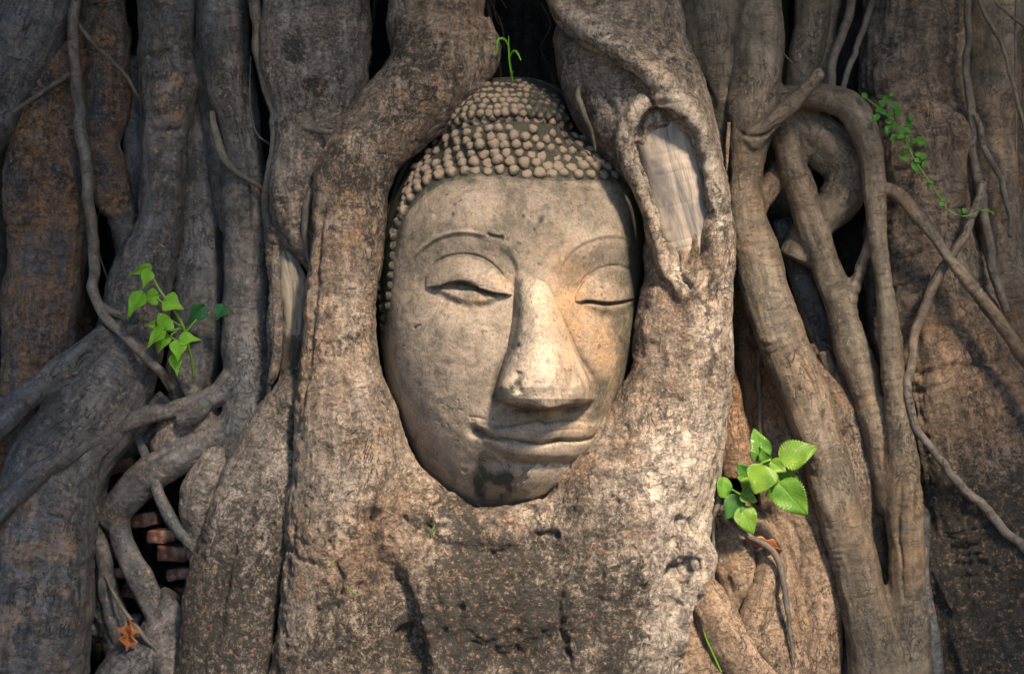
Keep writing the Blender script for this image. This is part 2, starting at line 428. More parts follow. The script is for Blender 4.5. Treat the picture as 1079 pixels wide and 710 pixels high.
MAIN = [
    # left arm round the head
    [(458, -60, -6, 56), (458, 20, -4, 56), (461, 70, 4, 58), (413, 124, 12, 48), (374, 180, 15, 40), (365, 250, 16, 38), (359, 330, 16, 40),
     (362, 405, 14, 49), (372, 480, 10, 64), (372, 560, 4, 76), (366, 640, 0, 80), (360, 730, -4, 84)],
    [(490, 30, 0, 30), (502, 60, 2, 24), (474, 82, 6, 28)],
    # bottom saddle under the chin
    [(400, 560, 0, 60), (470, 612, 0, 72), (545, 625, 2, 76), (630, 590, 4, 66), (686, 530, 8, 54)],
    [(500, 590, 0, 60), (495, 660, 0, 72), (490, 730, -4, 80)],
    [(575, 600, 0, 62), (570, 660, 2, 76), (572, 730, -2, 86)],
    [(462, 556, 20, 24), (510, 562, 30, 26), (556, 558, 34, 27), (600, 542, 34, 30)],
    # right arm
    [(655, -60, -4, 58), (652, 10, 2, 62), (653, 66, 8, 70), (692, 135, 14, 62), (718, 200, 18, 46), (725, 270, 20, 44), (723, 340, 20, 48),
     (718, 410, 18, 52), (692, 480, 14, 66), (658, 550, 8, 82), (640, 630, 4, 84), (630, 730, 0, 86)],
    [(755, 300, 6, 12), (755, 400, 4, 16), (742, 480, 4, 20), (722, 560, 2, 24), (704, 640, 0, 22), (700, 730, 0, 24)],
    # root hugging the left jaw
    [(380, 400, 0, 20), (398, 450, 10, 28), (424, 505, 18, 28), (456, 538, 22, 28), (490, 560, 26, 26)],
    # strap root crossing the right arm
    [(578, -50, 22, 18), (592, 4, 44, 19), (618, 30, 70, 19), (658, 54, 82, 20), (698, 88, 80, 19), (730, 128, 68, 17), (746, 180, 54, 15), (754, 240, 44, 13), (755, 310, 30, 11), (753, 380, 16, 11)],
    # lips of the wound
    [(694, 108, 74, 8), (673, 113, 76, 9), (660, 136, 76, 10.5), (662, 165, 74, 11.5), (673, 194, 72, 11), (685, 222, 68, 11), (694, 254, 62, 10.5), (704, 286, 56, 10), (718, 309, 50, 9), (733, 322, 44, 8)],
    [(690, 111, 76, 8), (712, 112, 77, 10), (732, 128, 74, 10), (744, 160, 66, 10), (750, 205, 58, 10), (753, 250, 50, 9), (751, 290, 46, 8), (740, 318, 44, 8)],
    # small root that leaves the trunk low on the right
    [(712, 540, 20, 24), (732, 572, 34, 17), (742, 592, 42, 15), (735, 614, 44, 14), (720, 644, 42, 13), (712, 676, 34, 11), (708, 700, 20, 9)],
]
def main_tone(px, py, V):
    nb = fbm(V/50, 3, 90)*22
    t = .95*sst(px+nb, 640, 715)*sst(py, 380, 470)  # highlight on the right arm painted in as paler bark
    for pl_ in ([(692, 110), (674, 117), (664, 138), (668, 165), (679, 192), (690, 220), (698, 250), (707, 280), (722, 304)], [(594, 4), (618, 30), (658, 54), (698, 88), (730, 128), (748, 180), (759, 240), (766, 310)]):
        t = np.maximum(t, .8*np.exp(-(segdist(px, py, pl_)[0]/12)**2))
    t = np.maximum(t, .8*np.exp(-(((px+nb-680)/60)**2+((py-130)/45)**2)))
    t = np.maximum(t, .7*np.exp(-(((px+nb-740)/26)**2+((py-340)/90)**2)))
    t = np.maximum(t, .45*np.exp(-(((px+nb-350)/30)**2+((py-540)/60)**2)))
    t = np.maximum(t, .5*np.exp(-(((px+nb-365)/16)**2+((py-300)/110)**2)))
    return t
main = fused('trunk', MAIN, [M['main']][0], tree, 'broad fused pair of roots clasping the stone head from both sides and below', vox=2.2, smooth=15,
    big=1.1, med=1.15, wrinkle=.75, world_q=True, crust=1.0, calm=[[(694, 108), (673, 113), (660, 138), (662, 165), (673, 194), (685, 222), (694, 254), (704, 286), (720, 310), (740, 318), (751, 290), (753, 250), (750, 205), (744, 160), (732, 128), (712, 112)]], stainf=main_stain, tonef=main_tone, seed=3, carve=[
    ([(352, 590), (360, 610), (354, 640), (348, 680)], 3.0, -9), ([(597, 598), (590, 625), (592, 660), (600, 705)], 3.2, -10),
    ([(398, 548), (412, 600), (430, 650), (438, 715)], 10, -20, 0), ([(560, 600), (548, 640), (542, 690)], 7, -5), ([(640, 560), (628, 610), (622, 690)], 8, -5), ([(470, 600), (482, 640), (478, 690)], 6, -4), ([(362, 400), (370, 420), (372, 448)], 3.5, -7),
    ([(340, 366), (360, 360), (390, 358), (404, 368)], 2.0, -2.5), ([(338, 366), (336, 380), (346, 388)], 2.0, -2.5),
    ([(330, 455), (350, 450), (370, 456)], 2.2, -3), ([(335, 462), (352, 468), (370, 462)], 2.2, 2.4),
    ([(378, 158), (400, 160), (415, 168)], 1.5, -2.2), ([(622, 500), (650, 505), (675, 520), (684, 545)], 3, -5), ([(628, 492), (660, 496), (686, 512)], 4, 3.5),
    ([(640, 520), (655, 530), (668, 552)], 2.5, -4), ([(720, 540), (712, 570), (704, 600)], 3, -6), ([(718, 592), (708, 615), (703, 645)], 5, -14), ([(735, 606), (728, 632), (722, 655)], 2, -1), ([(716, 360), (735, 366), (750, 372)], 1.8, -2.5),
    ([(345, 195), (338, 240), (330, 330), (318, 420), (300, 480)], 4, -4),
    ([(440, 500), (452, 512), (462, 530)], 5, 5), ([(455, 545), (446, 580), (452, 610)], 4, -4), ([(470, 560), (462, 600), (470, 640)], 4, 4),
    ([(560, 560), (575, 566), (590, 560)], 4, -5), ([(300, 575), (320, 590), (345, 598)], 3, -4),
    ([(600, 45), (606, 80), (612, 130)], 5, -3), ([(625, 80), (635, 100), (650, 118)], 2.5, -3), ([(702, 126), (706, 165), (718, 225), (729, 292)], 21, -18), ([(694, 108), (673, 113), (660, 138), (662, 165), (673, 194), (685, 222), (694, 254), (704, 286), (720, 310)], 7, 8, 0), ([(694, 112), (714, 113), (732, 128), (744, 160), (750, 205), (753, 250), (748, 288), (734, 306)], 6, 6, 0), ([(706, 114), (686, 118), (673, 141), (674, 168), (684, 196), (696, 224), (705, 256), (714, 284), (726, 304)], 3, -9, 0), ([(685, 115), (705, 116), (723, 131), (735, 163), (741, 208), (744, 253), (739, 291), (725, 309)], 2.5, -6, 0), ([(594, 4), (618, 30), (658, 54), (698, 88), (730, 128), (748, 180), (757, 240), (756, 310)], 12, 7), ([(577, 13), (601, 39), (641, 63), (681, 97), (713, 137), (731, 189), (742, 249), (749, 319)], 3.5, -8, 0), ([(430, 45), (455, 38), (490, 44)], 3, -3.5), ([(425, 55), (455, 50), (492, 56)], 2.5, -3),
    ([(655, 445), (662, 452), (660, 462), (650, 460)], 2, -3), ([(668, 108), (700, 100), (735, 112)], 3, 3.5)])

# wound in the right arm: pale dead wood with rolled rims
wound = fused('wood_scar', [{'p': [(697, 106, 58, 20), (701, 148, 58, 31), (711, 190, 53, 35), (720, 230, 48, 33), (727, 270, 43, 27), (732, 318, 37, 14)], 'flat': .45}], M['deadwood'], main,
      'pale bare wood inside the long oval wound', vox=1.6, smooth=3, big=.6, med=.3, wrinkle=.3, seed=6)
def curve_root(name, pts, mat, parent, label=None, **k):
    a = dict(vox=1.7, smooth=3, big=.3, med=.35, wrinkle=.3); a.update(k)
    return fused(name, [pts] if not isinstance(pts[0], list) else pts, mat, parent, label, **a)
# left companion trunk with its hollow
hollow_root = fused('root', [
    [(330, -60, -40, 62), (331, 40, -36, 60), (334, 110, -30, 54), (322, 175, -24, 42), (318, 232, -20, 34), (346, 290, -24, 24), (344, 370, -20, 24), (312, 430, -14, 28)],
    [(297, 240, -26, 16), (290, 275, -30, 9), (289, 330, -34, 8), (292, 390, -28, 12)],
    [(308, 408, -10, 20), (288, 450, -14, 28), (264, 520, -20, 34), (240, 600, -26, 42), (226, 720, -30, 50)],
    [(305, 470, -12, 22), (284, 540, -6, 28), (266, 610, -2, 32), (250, 720, 2, 38)]],
    M['graytrunk'], tree, 'grey companion root on the left with a hollow and forked foot', vox=2.4, smooth=14, big=1.2, med=1.0, wrinkle=.9, seed=11,
    stainf=lambda px, py, V: np.maximum(1.0*np.exp(-(((px-310)/12)**2+((py-52)/16)**2)**2), np.maximum(.85*np.exp(-(((px-333)/10)**2+((py-90)/13)**2)), .62*sst(py, 420, 640))),
    carve=[([(306, 275), (308, 330), (304, 390)], 15, -14), ([(326, 0), (326, 30), (330, 70)], 2.5, -2), ([(250, 520), (240, 600), (225, 700)], 5, -4), ([(278, 205), (300, 214), (330, 210)], 2, -2), ([(380, 10), (388, 50), (384, 85)], 3, -4)])
fused('wood_scar', [{'p': [(300, 262, -26, 6), (309, 298, -20, 15), (310, 345, -20, 15), (306, 385, -20, 12), (300, 404, -24, 6)], 'flat': .7}], deadwood('deadwood_hollow', (0.17, .15, .13), (.30, .265, .225), (.03, .028, .02)), hollow_root,
      'weathered wood showing inside the left hollow', stainf=lambda px, py, V: sst(py, 320, 372)*.9*(px > 296), vox=1.6, smooth=3, big=1.2, med=1.4, wrinkle=.6, seed=12)  # wood coloured darker towards the lower end of the hollow
curve_root('scar_rim', [(290, 258, -4, 4), (291, 300, 2, 5), (293, 350, 4, 6), (289, 390, 2, 6), (284, 404, -4, 4)], M['graytrunk'], hollow_root, 'thin lip at the left hollow', seed=13)

# ---- left side
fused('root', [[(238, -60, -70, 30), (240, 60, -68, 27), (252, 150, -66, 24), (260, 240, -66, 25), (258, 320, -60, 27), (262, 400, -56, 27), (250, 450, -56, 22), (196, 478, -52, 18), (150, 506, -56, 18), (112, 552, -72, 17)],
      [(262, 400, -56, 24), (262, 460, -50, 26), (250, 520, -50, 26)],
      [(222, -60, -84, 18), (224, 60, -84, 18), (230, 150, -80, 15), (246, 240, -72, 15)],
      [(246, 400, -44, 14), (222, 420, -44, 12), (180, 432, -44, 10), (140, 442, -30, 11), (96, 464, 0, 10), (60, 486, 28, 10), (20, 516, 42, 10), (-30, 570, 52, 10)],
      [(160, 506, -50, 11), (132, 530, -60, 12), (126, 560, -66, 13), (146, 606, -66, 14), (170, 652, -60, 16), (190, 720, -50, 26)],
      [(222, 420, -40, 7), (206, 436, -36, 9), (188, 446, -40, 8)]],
      M['blueshade'], tree, 'tall dark grey root bending into a loop at its foot', vox=2.0, smooth=12, big=.6, med=.7, wrinkle=.6, seed=21,
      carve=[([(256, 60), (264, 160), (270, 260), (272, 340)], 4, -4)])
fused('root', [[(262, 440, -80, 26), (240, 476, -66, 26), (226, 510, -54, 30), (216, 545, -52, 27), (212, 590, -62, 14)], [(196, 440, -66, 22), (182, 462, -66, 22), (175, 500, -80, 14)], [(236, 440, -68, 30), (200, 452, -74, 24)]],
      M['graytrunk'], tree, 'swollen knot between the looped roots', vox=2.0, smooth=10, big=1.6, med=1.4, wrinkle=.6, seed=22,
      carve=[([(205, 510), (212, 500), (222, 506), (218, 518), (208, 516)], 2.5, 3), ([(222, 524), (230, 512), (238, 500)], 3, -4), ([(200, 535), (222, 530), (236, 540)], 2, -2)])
curve_root('root', [(128, 430, -80, 5), (146, 462, -66, 5), (160, 500, -42, 6), (172, 532, -38, 7), (190, 562, -38, 6), (214, 588, -40, 5)], M['blueshade'], tree, 'thin root looping in front of the knot', seed=23)
fused('root', [[(212, 70, -110, 20), (216, 140, -104, 23), (214, 220, -100, 26), (210, 300, -96, 28), (206, 380, -92, 27), (196, 440, -100, 22)]], M['blueshade'], tree,
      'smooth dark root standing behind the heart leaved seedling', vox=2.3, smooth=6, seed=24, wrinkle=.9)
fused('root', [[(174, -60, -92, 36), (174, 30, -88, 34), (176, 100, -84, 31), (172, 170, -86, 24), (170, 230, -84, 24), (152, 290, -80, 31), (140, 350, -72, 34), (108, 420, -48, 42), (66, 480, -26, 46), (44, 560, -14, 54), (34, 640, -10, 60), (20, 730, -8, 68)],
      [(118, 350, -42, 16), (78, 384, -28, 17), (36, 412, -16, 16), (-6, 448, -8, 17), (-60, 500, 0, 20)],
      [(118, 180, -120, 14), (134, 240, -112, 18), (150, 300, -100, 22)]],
      M['blueshade'], tree, 'thick ringed root that leans out to the lower left corner', tonef=lambda px, py, V: np.maximum(.5*sst(py, 470, 560)*sst(-px, -110, -70), .95*np.exp(-(((px-183)/16)**2+((py-105)/30)**2)))*sst(fbm(V/20, 3, 9), -.3, .2), vox=2.4, smooth=14, big=1.2, med=.9, wrinkle=1.2, seed=25,
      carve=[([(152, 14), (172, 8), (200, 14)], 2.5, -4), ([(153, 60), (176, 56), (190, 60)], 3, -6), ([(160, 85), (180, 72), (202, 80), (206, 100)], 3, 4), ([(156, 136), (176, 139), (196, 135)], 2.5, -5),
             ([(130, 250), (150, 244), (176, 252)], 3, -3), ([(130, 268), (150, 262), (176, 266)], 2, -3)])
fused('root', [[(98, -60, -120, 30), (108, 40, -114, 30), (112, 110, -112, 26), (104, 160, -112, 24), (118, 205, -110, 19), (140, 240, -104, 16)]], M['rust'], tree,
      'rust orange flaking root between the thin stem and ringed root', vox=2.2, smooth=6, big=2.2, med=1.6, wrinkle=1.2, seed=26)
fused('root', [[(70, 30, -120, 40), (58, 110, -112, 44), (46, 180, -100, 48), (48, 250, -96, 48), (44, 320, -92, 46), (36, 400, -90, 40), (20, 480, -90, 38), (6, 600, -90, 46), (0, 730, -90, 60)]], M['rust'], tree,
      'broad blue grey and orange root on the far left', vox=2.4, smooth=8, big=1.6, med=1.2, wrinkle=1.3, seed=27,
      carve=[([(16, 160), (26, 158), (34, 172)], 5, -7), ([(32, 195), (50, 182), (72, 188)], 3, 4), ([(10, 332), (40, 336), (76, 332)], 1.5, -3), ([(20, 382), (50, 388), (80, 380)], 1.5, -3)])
fused('root', [[(46, -60, -86, 40), (38, 10, -84, 42), (10, 70, -84, 40), (-40, 140, -84, 44)]], M['blueshade'], tree, 'smooth brown root slab across the upper left corner', vox=2.4, smooth=4, seed=28, wrinkle=.3)
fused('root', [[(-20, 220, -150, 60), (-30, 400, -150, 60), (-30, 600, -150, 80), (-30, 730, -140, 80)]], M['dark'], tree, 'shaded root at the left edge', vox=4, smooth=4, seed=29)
fused('root', [[(100, 600, -90, 16), (112, 640, -84, 18), (130, 680, -80, 22), (160, 730, -76, 40)], [(200, 640, -70, 34), (160, 690, -64, 30), (130, 730, -60, 40)]], M['blueshade'], tree,
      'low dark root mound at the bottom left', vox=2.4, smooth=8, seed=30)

# ---- right side
fused('root', [
    [(798, -60, -46, 26), (797, 40, -44, 28), (792, 110, -42, 28), (784, 165, -44, 20), (784, 215, -44, 19), (794, 262, -40, 24), (816, 330, -34, 25), (842, 400, -28, 25), (866, 470, -24, 25), (888, 545, -22, 26), (912, 640, -22, 28), (930, 730, -22, 34)],
    [(790, 150, -26, 13), (812, 130, -14, 12), (838, 106, -4, 9), (866, 76, 8, 6)],
    [(800, 120, -50, 14), (832, 104, -44, 15), (868, 104, -42, 17), (898, 116, -36, 16), (914, 148, -30, 15), (920, 196, -24, 13), (924, 240, -24, 11), (934, 320, -24, 12), (944, 400, -22, 14), (950, 480, -22, 17), (953, 560, -24, 20), (957, 640, -24, 21), (958, 730, -24, 26)],
    [(822, 118, -52, 14), (836, 170, -58, 17), (852, 230, -60, 17), (874, 290, -58, 17), (894, 352, -54, 18), (916, 420, -46, 18), (934, 490, -36, 18), (940, 540, -32, 14)],
    [(921, 245, -38, 8), (906, 285, -46, 9), (893, 330, -54, 10)],
    [(928, 196, -22, 6), (950, 208, -16, 7), (984, 250, -6, 7), (1020, 296, 2, 8), (1050, 335, 6, 8), (1090, 392, 8, 9), (1130, 460, 8, 9)],
    [(836, 118, -72, 20), (862, 146, -72, 26), (892, 176, -74, 24), (886, 212, -76, 22), (858, 240, -76, 20), (838, 276, -80, 20)],
    [(826, 176, -84, 10), (806, 206, -66, 12), (790, 236, -52, 12)],
    [(855, -60, -80, 20), (856, 20, -78, 19), (846, 70, -70, 18), (838, 104, -56, 14)]],
    M['lattice'], tree, 'smooth lattice of crossing roots fused together right of the head', vox=2.0, smooth=20, big=.8, med=.7, wrinkle=.7, seed=41,
    carve=[([(776, 140), (800, 144), (830, 132)], 2, -3), ([(843, 118), (848, 130), (854, 140)], 2, -4), ([(800, 40), (806, 90), (800, 140)], 3, -2), ([(950, 500), (948, 560), (952, 640)], 2, -3)])
fused('root', [[(740, -60, -50, 40), (746, 30, -48, 37), (752, 90, -50, 27), (760, 150, -60, 16), (766, 210, -70, 10)], [(722, -60, -60, 20), (726, 60, -60, 20), (744, 150, -56, 12)]], M['lattice'], tree, 'tapering root wedge between the right trunk and the lattice', vox=2.2, smooth=8, seed=42,
      carve=[([(718, 40), (735, 80), (756, 125)], 3, -4), ([(726, 60), (746, 95), (758, 120)], 2, -3)])
OLD = [[(965, -60, -120, 56), (960, 20, -118, 54), (954, 90, -114, 54), (966, 140, -104, 62), (968, 190, -100, 62), (972, 260, -104, 64), (990, 350, -104, 78), (1015, 440, -100, 88), (1040, 540, -96, 88), (1060, 640, -90, 84), (1080, 730, -84, 84)],
       [(1000, 440, -110, 60), (990, 520, -84, 40), (1000, 590, -70, 36), (1030, 660, -60, 34), (1062, 730, -56, 38)],
       [(985, 470, -100, 34), (978, 560, -86, 34), (975, 640, -84, 34), (985, 730, -80, 44)],
       [(940, 150, -88, 30), (985, 140, -84, 36), (1004, 170, -84, 32)]]
fused('root', OLD, M['old'], tree, 'massive ridged old root at the right with a swollen collar', vox=2.6, smooth=10, big=1.5, med=1.3, wrinkle=2.6, seed=43,
      stainf=lambda px, py, V: np.maximum(.8*sst(py, 420, 560), .7*np.exp(-(((px-935)/14)**2+((py-50)/10)**2))),
      carve=[([(930, 112), (960, 104), (1000, 106), (1018, 120)], 4, -7), ([(940, 180), (960, 178), (975, 172)], 4, -6), ([(1006, 145), (1010, 155), (1014, 162)], 4, -6),
             ([(950, 272), (990, 262), (1030, 266)], 2, -5), ([(960, 400), (1000, 386), (1070, 380)], 2.5, -6), ([(920, 400), (960, 412), (1010, 400)], 2, -4), ([(1022, 270), (1034, 290), (1046, 320)], 5, -7), ([(1030, 262), (1044, 286), (1052, 310)], 3, 4),
             ([(955, 215), (990, 222), (1020, 218)], 2, -4), ([(960, 235), (990, 238), (1024, 232)], 2, -4), ([(945, 315), (980, 306), (1040, 318)], 2, -3), ([(950, 350), (990, 340), (1030, 345)], 2, -3)])
fused('root', [[(1046, -60, -96, 30), (1046, 60, -92, 30), (1042, 150, -92, 28), (1050, 230, -92, 24), (1064, 300, -96, 24), (1090, 380, -100, 26), (1130, 470, -100, 30)]], M['lattice'], tree, 'upright root near the right edge', vox=2.4, smooth=6, seed=44)
fused('root', [[(1082, -60, -130, 26), (1080, 80, -130, 26), (1086, 200, -130, 26), (1110, 330, -130, 30)], [(1005, -60, -150, 30), (1010, 80, -150, 26), (1030, 200, -150, 26)]], M['old'], tree, 'shaded roots behind the right edge', vox=3, smooth=6, seed=45)
fused('root', [[(852, 370, -110, 30), (870, 430, -90, 42), (892, 500, -78, 42), (906, 580, -74, 34), (912, 660, -80, 30), (910, 730, -84, 30)]], M['old'], tree, 'rounded brown root bulging behind the lattice', vox=2.4, smooth=6, seed=46)
fused('root', [[(786, 290, -110, 22), (800, 360, -104, 28), (812, 430, -96, 30), (826, 500, -84, 34), (838, 560, -62, 36), (856, 620, -54, 36), (850, 680, -50, 38), (826, 740, -46, 40)],
      [(758, 330, -70, 14), (766, 420, -70, 17), (776, 500, -84, 20)]], M['tan'], tree, 'tan root curving down behind the serrated leaves', vox=2.3, smooth=8, seed=47, wrinkle=.7,
      carve=[([(830, 545), (842, 575), (838, 610)], 3, -4), ([(845, 560), (856, 590), (852, 640)], 3, 3)])
fused('root', [[(752, 530, -56, 22), (776, 570, -40, 40), (796, 620, -36, 46), (800, 680, -34, 54), (800, 740, -30, 60)],
      [(720, 640, -30, 40), (730, 690, -24, 40), (740, 740, -20, 44)]], M['tan'], tree, 'light tan root folds at the foot on the right', vox=2.2, smooth=8, big=1.6, med=1.2, seed=48,
      carve=[([(800, 560), (804, 590), (796, 620), (776, 645)], 5, -15, 0), ([(812, 590), (803, 640), (786, 664)], 6, 7), ([(737, 600), (764, 650), (806, 706)], 5, -13, 0), ([(726, 606), (752, 655), (792, 712)], 7, 6, 0), ([(772, 600), (778, 620), (770, 640)], 4, 3), ([(775, 655), (800, 670), (825, 664)], 3, -3)])
fused('root', [[(716, 560, -30, 14), (728, 604, -6, 17), (752, 648, 6, 21), (782, 696, 10, 24), (812, 740, 10, 30)]], M['tan'], tree, 'pale tan ridge root slanting to the bottom edge', vox=2.0, smooth=5, seed=249, wrinkle=.8)
fused('root', [[(806, 560, -30, 10), (812, 600, -4, 15), (800, 640, 8, 17), (786, 676, 6, 16), (776, 730, 0, 18)]], M['tan'], tree, 'twisted tan root fold beside the slanting ridge', vox=2.0, smooth=5, seed=250, wrinkle=.8)
fused('root', [[(776, 190, -120, 14), (792, 300, -124, 20), (820, 400, -124, 22), (850, 520, -120, 24), (870, 720, -110, 30)]], M['blueshade'], tree, 'shaded root crossing behind the lattice', vox=2.6, smooth=5, seed=61)
fused('root', [[(822, 230, -110, 10), (846, 300, -106, 13), (872, 372, -100, 14), (900, 440, -96, 16), (920, 560, -96, 20), (926, 720, -96, 22)]], M['blueshade'], tree, 'shaded thin forked root behind the lattice', vox=2.4, smooth=5, seed=62)
for k_, (lab, pts) in enumerate([
        ('short dark rootlet above the looped root', [(96, 470, -100, 10), (140, 470, -94, 12), (176, 452, -90, 12)]),
        ('dark rootlet low in the left gap', [(70, 640, -90, 12), (104, 660, -88, 14), (150, 660, -84, 12)]), ('shaded root in the left cleft', [(140, 60, -130, 14), (142, 160, -128, 12), (160, 260, -126, 14)]),
        ('shaded root behind the dark upright root', [(232, 60, -130, 14), (228, 200, -126, 14), (228, 340, -120, 16)]), ('shaded root behind the old root', [(1000, 120, -130, 20), (1034, 260, -126, 20), (1056, 360, -120, 20)])]):
    fused('root', [pts], M['blueshade'], tree, lab, vox=2.2, smooth=4, seed=64+k_)
for k_, (lab, mt, pts) in enumerate([
        ('small root dropping behind the seedling', 'blueshade', [(188, 385, -70, 8), (206, 425, -60, 8), (214, 470, -64, 8)]),
        ('short root slanting down to the bricks', 'blueshade', [(176, 418, -76, 10), (140, 452, -70, 11), (106, 496, -72, 11), (92, 560, -78, 11)]),
        ('thin root along the lower left gap', 'blueshade', [(96, 540, -66, 7), (110, 590, -62, 8), (116, 640, -62, 9), (140, 720, -66, 10)]),
        ('thin root behind the lattice', 'lattice', [(868, 370, -70, 7), (886, 430, -66, 8), (884, 520, -58, 8), (900, 600, -52, 9), (898, 720, -50, 12)]),
        ('slim root beside the lattice foot', 'blueshade', [(966, 440, -96, 8), (974, 520, -60, 10), (968, 600, -34, 11), (978, 660, -34, 12), (984, 730, -34, 14)]),
        ('upright root beside the top right', 'lattice', [(1008, -60, -96, 12), (1012, 60, -94, 12), (1022, 140, -96, 11), (1036, 230, -100, 11), (1060, 330, -104, 12)]),
        ('slanting root above the lattice', 'lattice', [(890, -60, -84, 10), (872, 20, -82, 11), (862, 90, -80, 12)])]):
    fused('root', [pts], M[mt], tree, lab, vox=2.0, smooth=4, big=.8, seed=164+k_)
# deep roots seen through the gaps, their shade put into dark bark colour
rnd = random.Random(4)
for k, x in enumerate([-260, -160, -90, 10, 90, 150, 200, 300, 420, 505, 530, 556, 585, 640, 700, 745, 770, 810, 842, 870, 905, 1000, 1130, 1200, 1290]):
    big_ = x < -50 or x > 1100 or x in (10, 200, 300, 640, 905)
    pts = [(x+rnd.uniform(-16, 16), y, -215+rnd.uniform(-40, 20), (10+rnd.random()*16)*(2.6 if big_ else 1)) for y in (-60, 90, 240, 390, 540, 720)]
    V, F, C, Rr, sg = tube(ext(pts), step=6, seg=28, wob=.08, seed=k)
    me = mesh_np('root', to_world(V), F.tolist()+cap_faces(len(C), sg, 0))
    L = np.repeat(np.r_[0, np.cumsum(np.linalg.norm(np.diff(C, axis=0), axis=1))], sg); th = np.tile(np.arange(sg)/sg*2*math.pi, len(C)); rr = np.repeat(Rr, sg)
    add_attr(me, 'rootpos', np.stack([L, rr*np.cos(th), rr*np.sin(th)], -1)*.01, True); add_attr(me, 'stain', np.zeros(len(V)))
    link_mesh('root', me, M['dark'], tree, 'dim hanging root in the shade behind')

# unseen leaf screen, added and placed along the sun ray to shade chosen roots
def shade_screen():
    rr = np.random.RandomState(12); n = 60000
    tx = rr.uniform(-1.7, 1.7, n); tz = rr.uniform(-.1, 1.9, n); t = rr.uniform(2.5, 4.3, n)
    dens = .84*sst(-tx, .24, .58) + .55*sst(tx, .42, .72)*(1-.8*sst(tz, .62, .9)) + .75*sst(tz, 1.18, 1.45)*(1-.8*sst(tx, .15, .45)) + .35*sst(-tz, -.50, -.25)
    P = np.stack([tx, tx*0, tz], -1)+t[:, None]*np.array(sdir)
    dens = dens*(1-.8*np.exp(-(((tx+.62)/.17)**2+((tz-1.08)/.2)**2)))
    dens = np.clip(dens, 0, .85)*sst(fbm(P*1.7, 3, 33), -.30, .10)
    keep = (rr.rand(n) < dens*SHADE_DENS) & (P[:, 2] > 1.65)
    P = P[keep]
    m = 9000                                                       # side leaves added out of view to cut light from left and right
    sgn = np.where(rr.rand(m) < .5, -1, 1); Q = np.stack([sgn*rr.uniform(1.45, 2.5, m), rr.uniform(-2.6, .2, m), rr.uniform(0.1, 3.4, m)], -1)
    ab = (Q[:, 0] > 0) & (np.abs(Q[:, 2]-.8-(Q[:, 0]*math.tan(el)/math.sin(az))) < 1.2)   # the gap the sun comes through
    P = np.vstack([P, Q[~ab]])
    Q = np.stack([rr.uniform(-2, 2, 6000), rr.uniform(-1.4, .1, 6000), rr.uniform(2.0, 3.0, 6000)], -1); P = np.vstack([P, Q]); n = len(P)
    a = rr.randn(n, 3); a /= np.linalg.norm(a, axis=1)[:, None]; b = rr.randn(n, 3); b -= a*(a*b).sum(1)[:, None]; b /= np.linalg.norm(b, axis=1)[:, None]
    ln = rr.uniform(.05, .085, n)[:, None]; wd = ln*.36
    V = np.stack([P-a*ln, P+b*wd-a*ln*.15, P+a*ln, P-b*wd-a*ln*.15], 1).reshape(-1, 3)
    me = mesh_np('shade_screen', V, np.arange(4*n).reshape(-1, 4), False)
    s = NT('shade_screen_leaf'); s.b.inputs['Base Color'].default_value = (.05, .11, .02, 1); s.b.inputs['Roughness'].default_value = .5
    link_mesh('shade_screen', me, s.m, tree)
    for k in range(7):  # limbs added out of view to carry the shading leaves
        x = -1.0+k*.7
        p = [(x*.4, .1, 2.6), (x*.6+.3, -.6, 2.75), (x*.8+.8, -1.4, 2.6), (x+1.3, -2.3, 2.7)]
        Q = catmull([q+(0,) for q in p], .08)[:, :3]; T, N, B = frames(Q); r_ = np.linspace(.06, .015, len(Q)); th = np.linspace(0, 2*math.pi, 10, endpoint=False)
        V = (Q[:, None]+r_[:, None, None]*(N[:, None]*np.cos(th)[None, :, None]+B[:, None]*np.sin(th)[None, :, None])).reshape(-1, 3)
        i = np.arange(len(Q)-1)[:, None]; j = np.arange(10)[None]; F = np.stack([i*10+j, i*10+(j+1) % 10, (i+1)*10+(j+1) % 10, (i+1)*10+j], -1).reshape(-1, 4)
        me = mesh_np('shade_bough', V, F); add_attr(me, 'rootpos', V, True); add_attr(me, 'stain', np.zeros(len(V))); link_mesh('shade_bough', me, M['blueshade'], tree)
SHADE_DENS = .26
shade_screen()

# ------------------------------------------------------------------ the stone head
OUT = [(520, 82), (498, 88), (478, 104), (462, 126), (438, 152), (424, 176), (412, 208), (400, 250), (397, 300), (400, 350), (408, 405), (420, 450), (438, 488), (462, 524), (492, 542), (525, 547), (560, 542),
       (596, 524), (628, 484), (652, 440), (670, 380), (682, 310), (686, 245), (682, 200), (664, 164), (634, 140), (614, 124), (596, 98), (564, 83)]
SK = [(540, 122), (500, 124), (466, 138), (438, 164), (416, 205), (402, 250), (397, 300), (400, 350), (408, 405), (420, 450), (438, 488), (462, 524), (492, 542), (525, 547), (560, 542),
      (596, 524), (628, 484), (652, 440), (670, 380), (682, 310), (686, 245), (682, 200), (664, 168), (634, 146), (600, 130), (570, 123)]
CX, CY = 560.0, 318.0
def radial(poly):
    C = smooth_poly(poly+[poly[0]], 4); a = np.arctan2(C[:, 1]-CY, C[:, 0]-CX); r = np.hypot(C[:, 0]-CX, C[:, 1]-CY)
    o = np.argsort(a); a, r = a[o], r[o]
    g = np.linspace(-math.pi, math.pi, 1440, endpoint=False)
    R = np.interp(g, np.r_[a-2*math.pi, a, a+2*math.pi], np.r_[r, r, r])
    k = np.exp(-(np.arange(-30, 31)/9.0)**2); k /= k.sum()
    R = np.convolve(np.r_[R[-60:], R, R[:60]], k, 'same')[60:-60]
    return g, R
GA, RO = radial(OUT); _, RS = radial(SK)
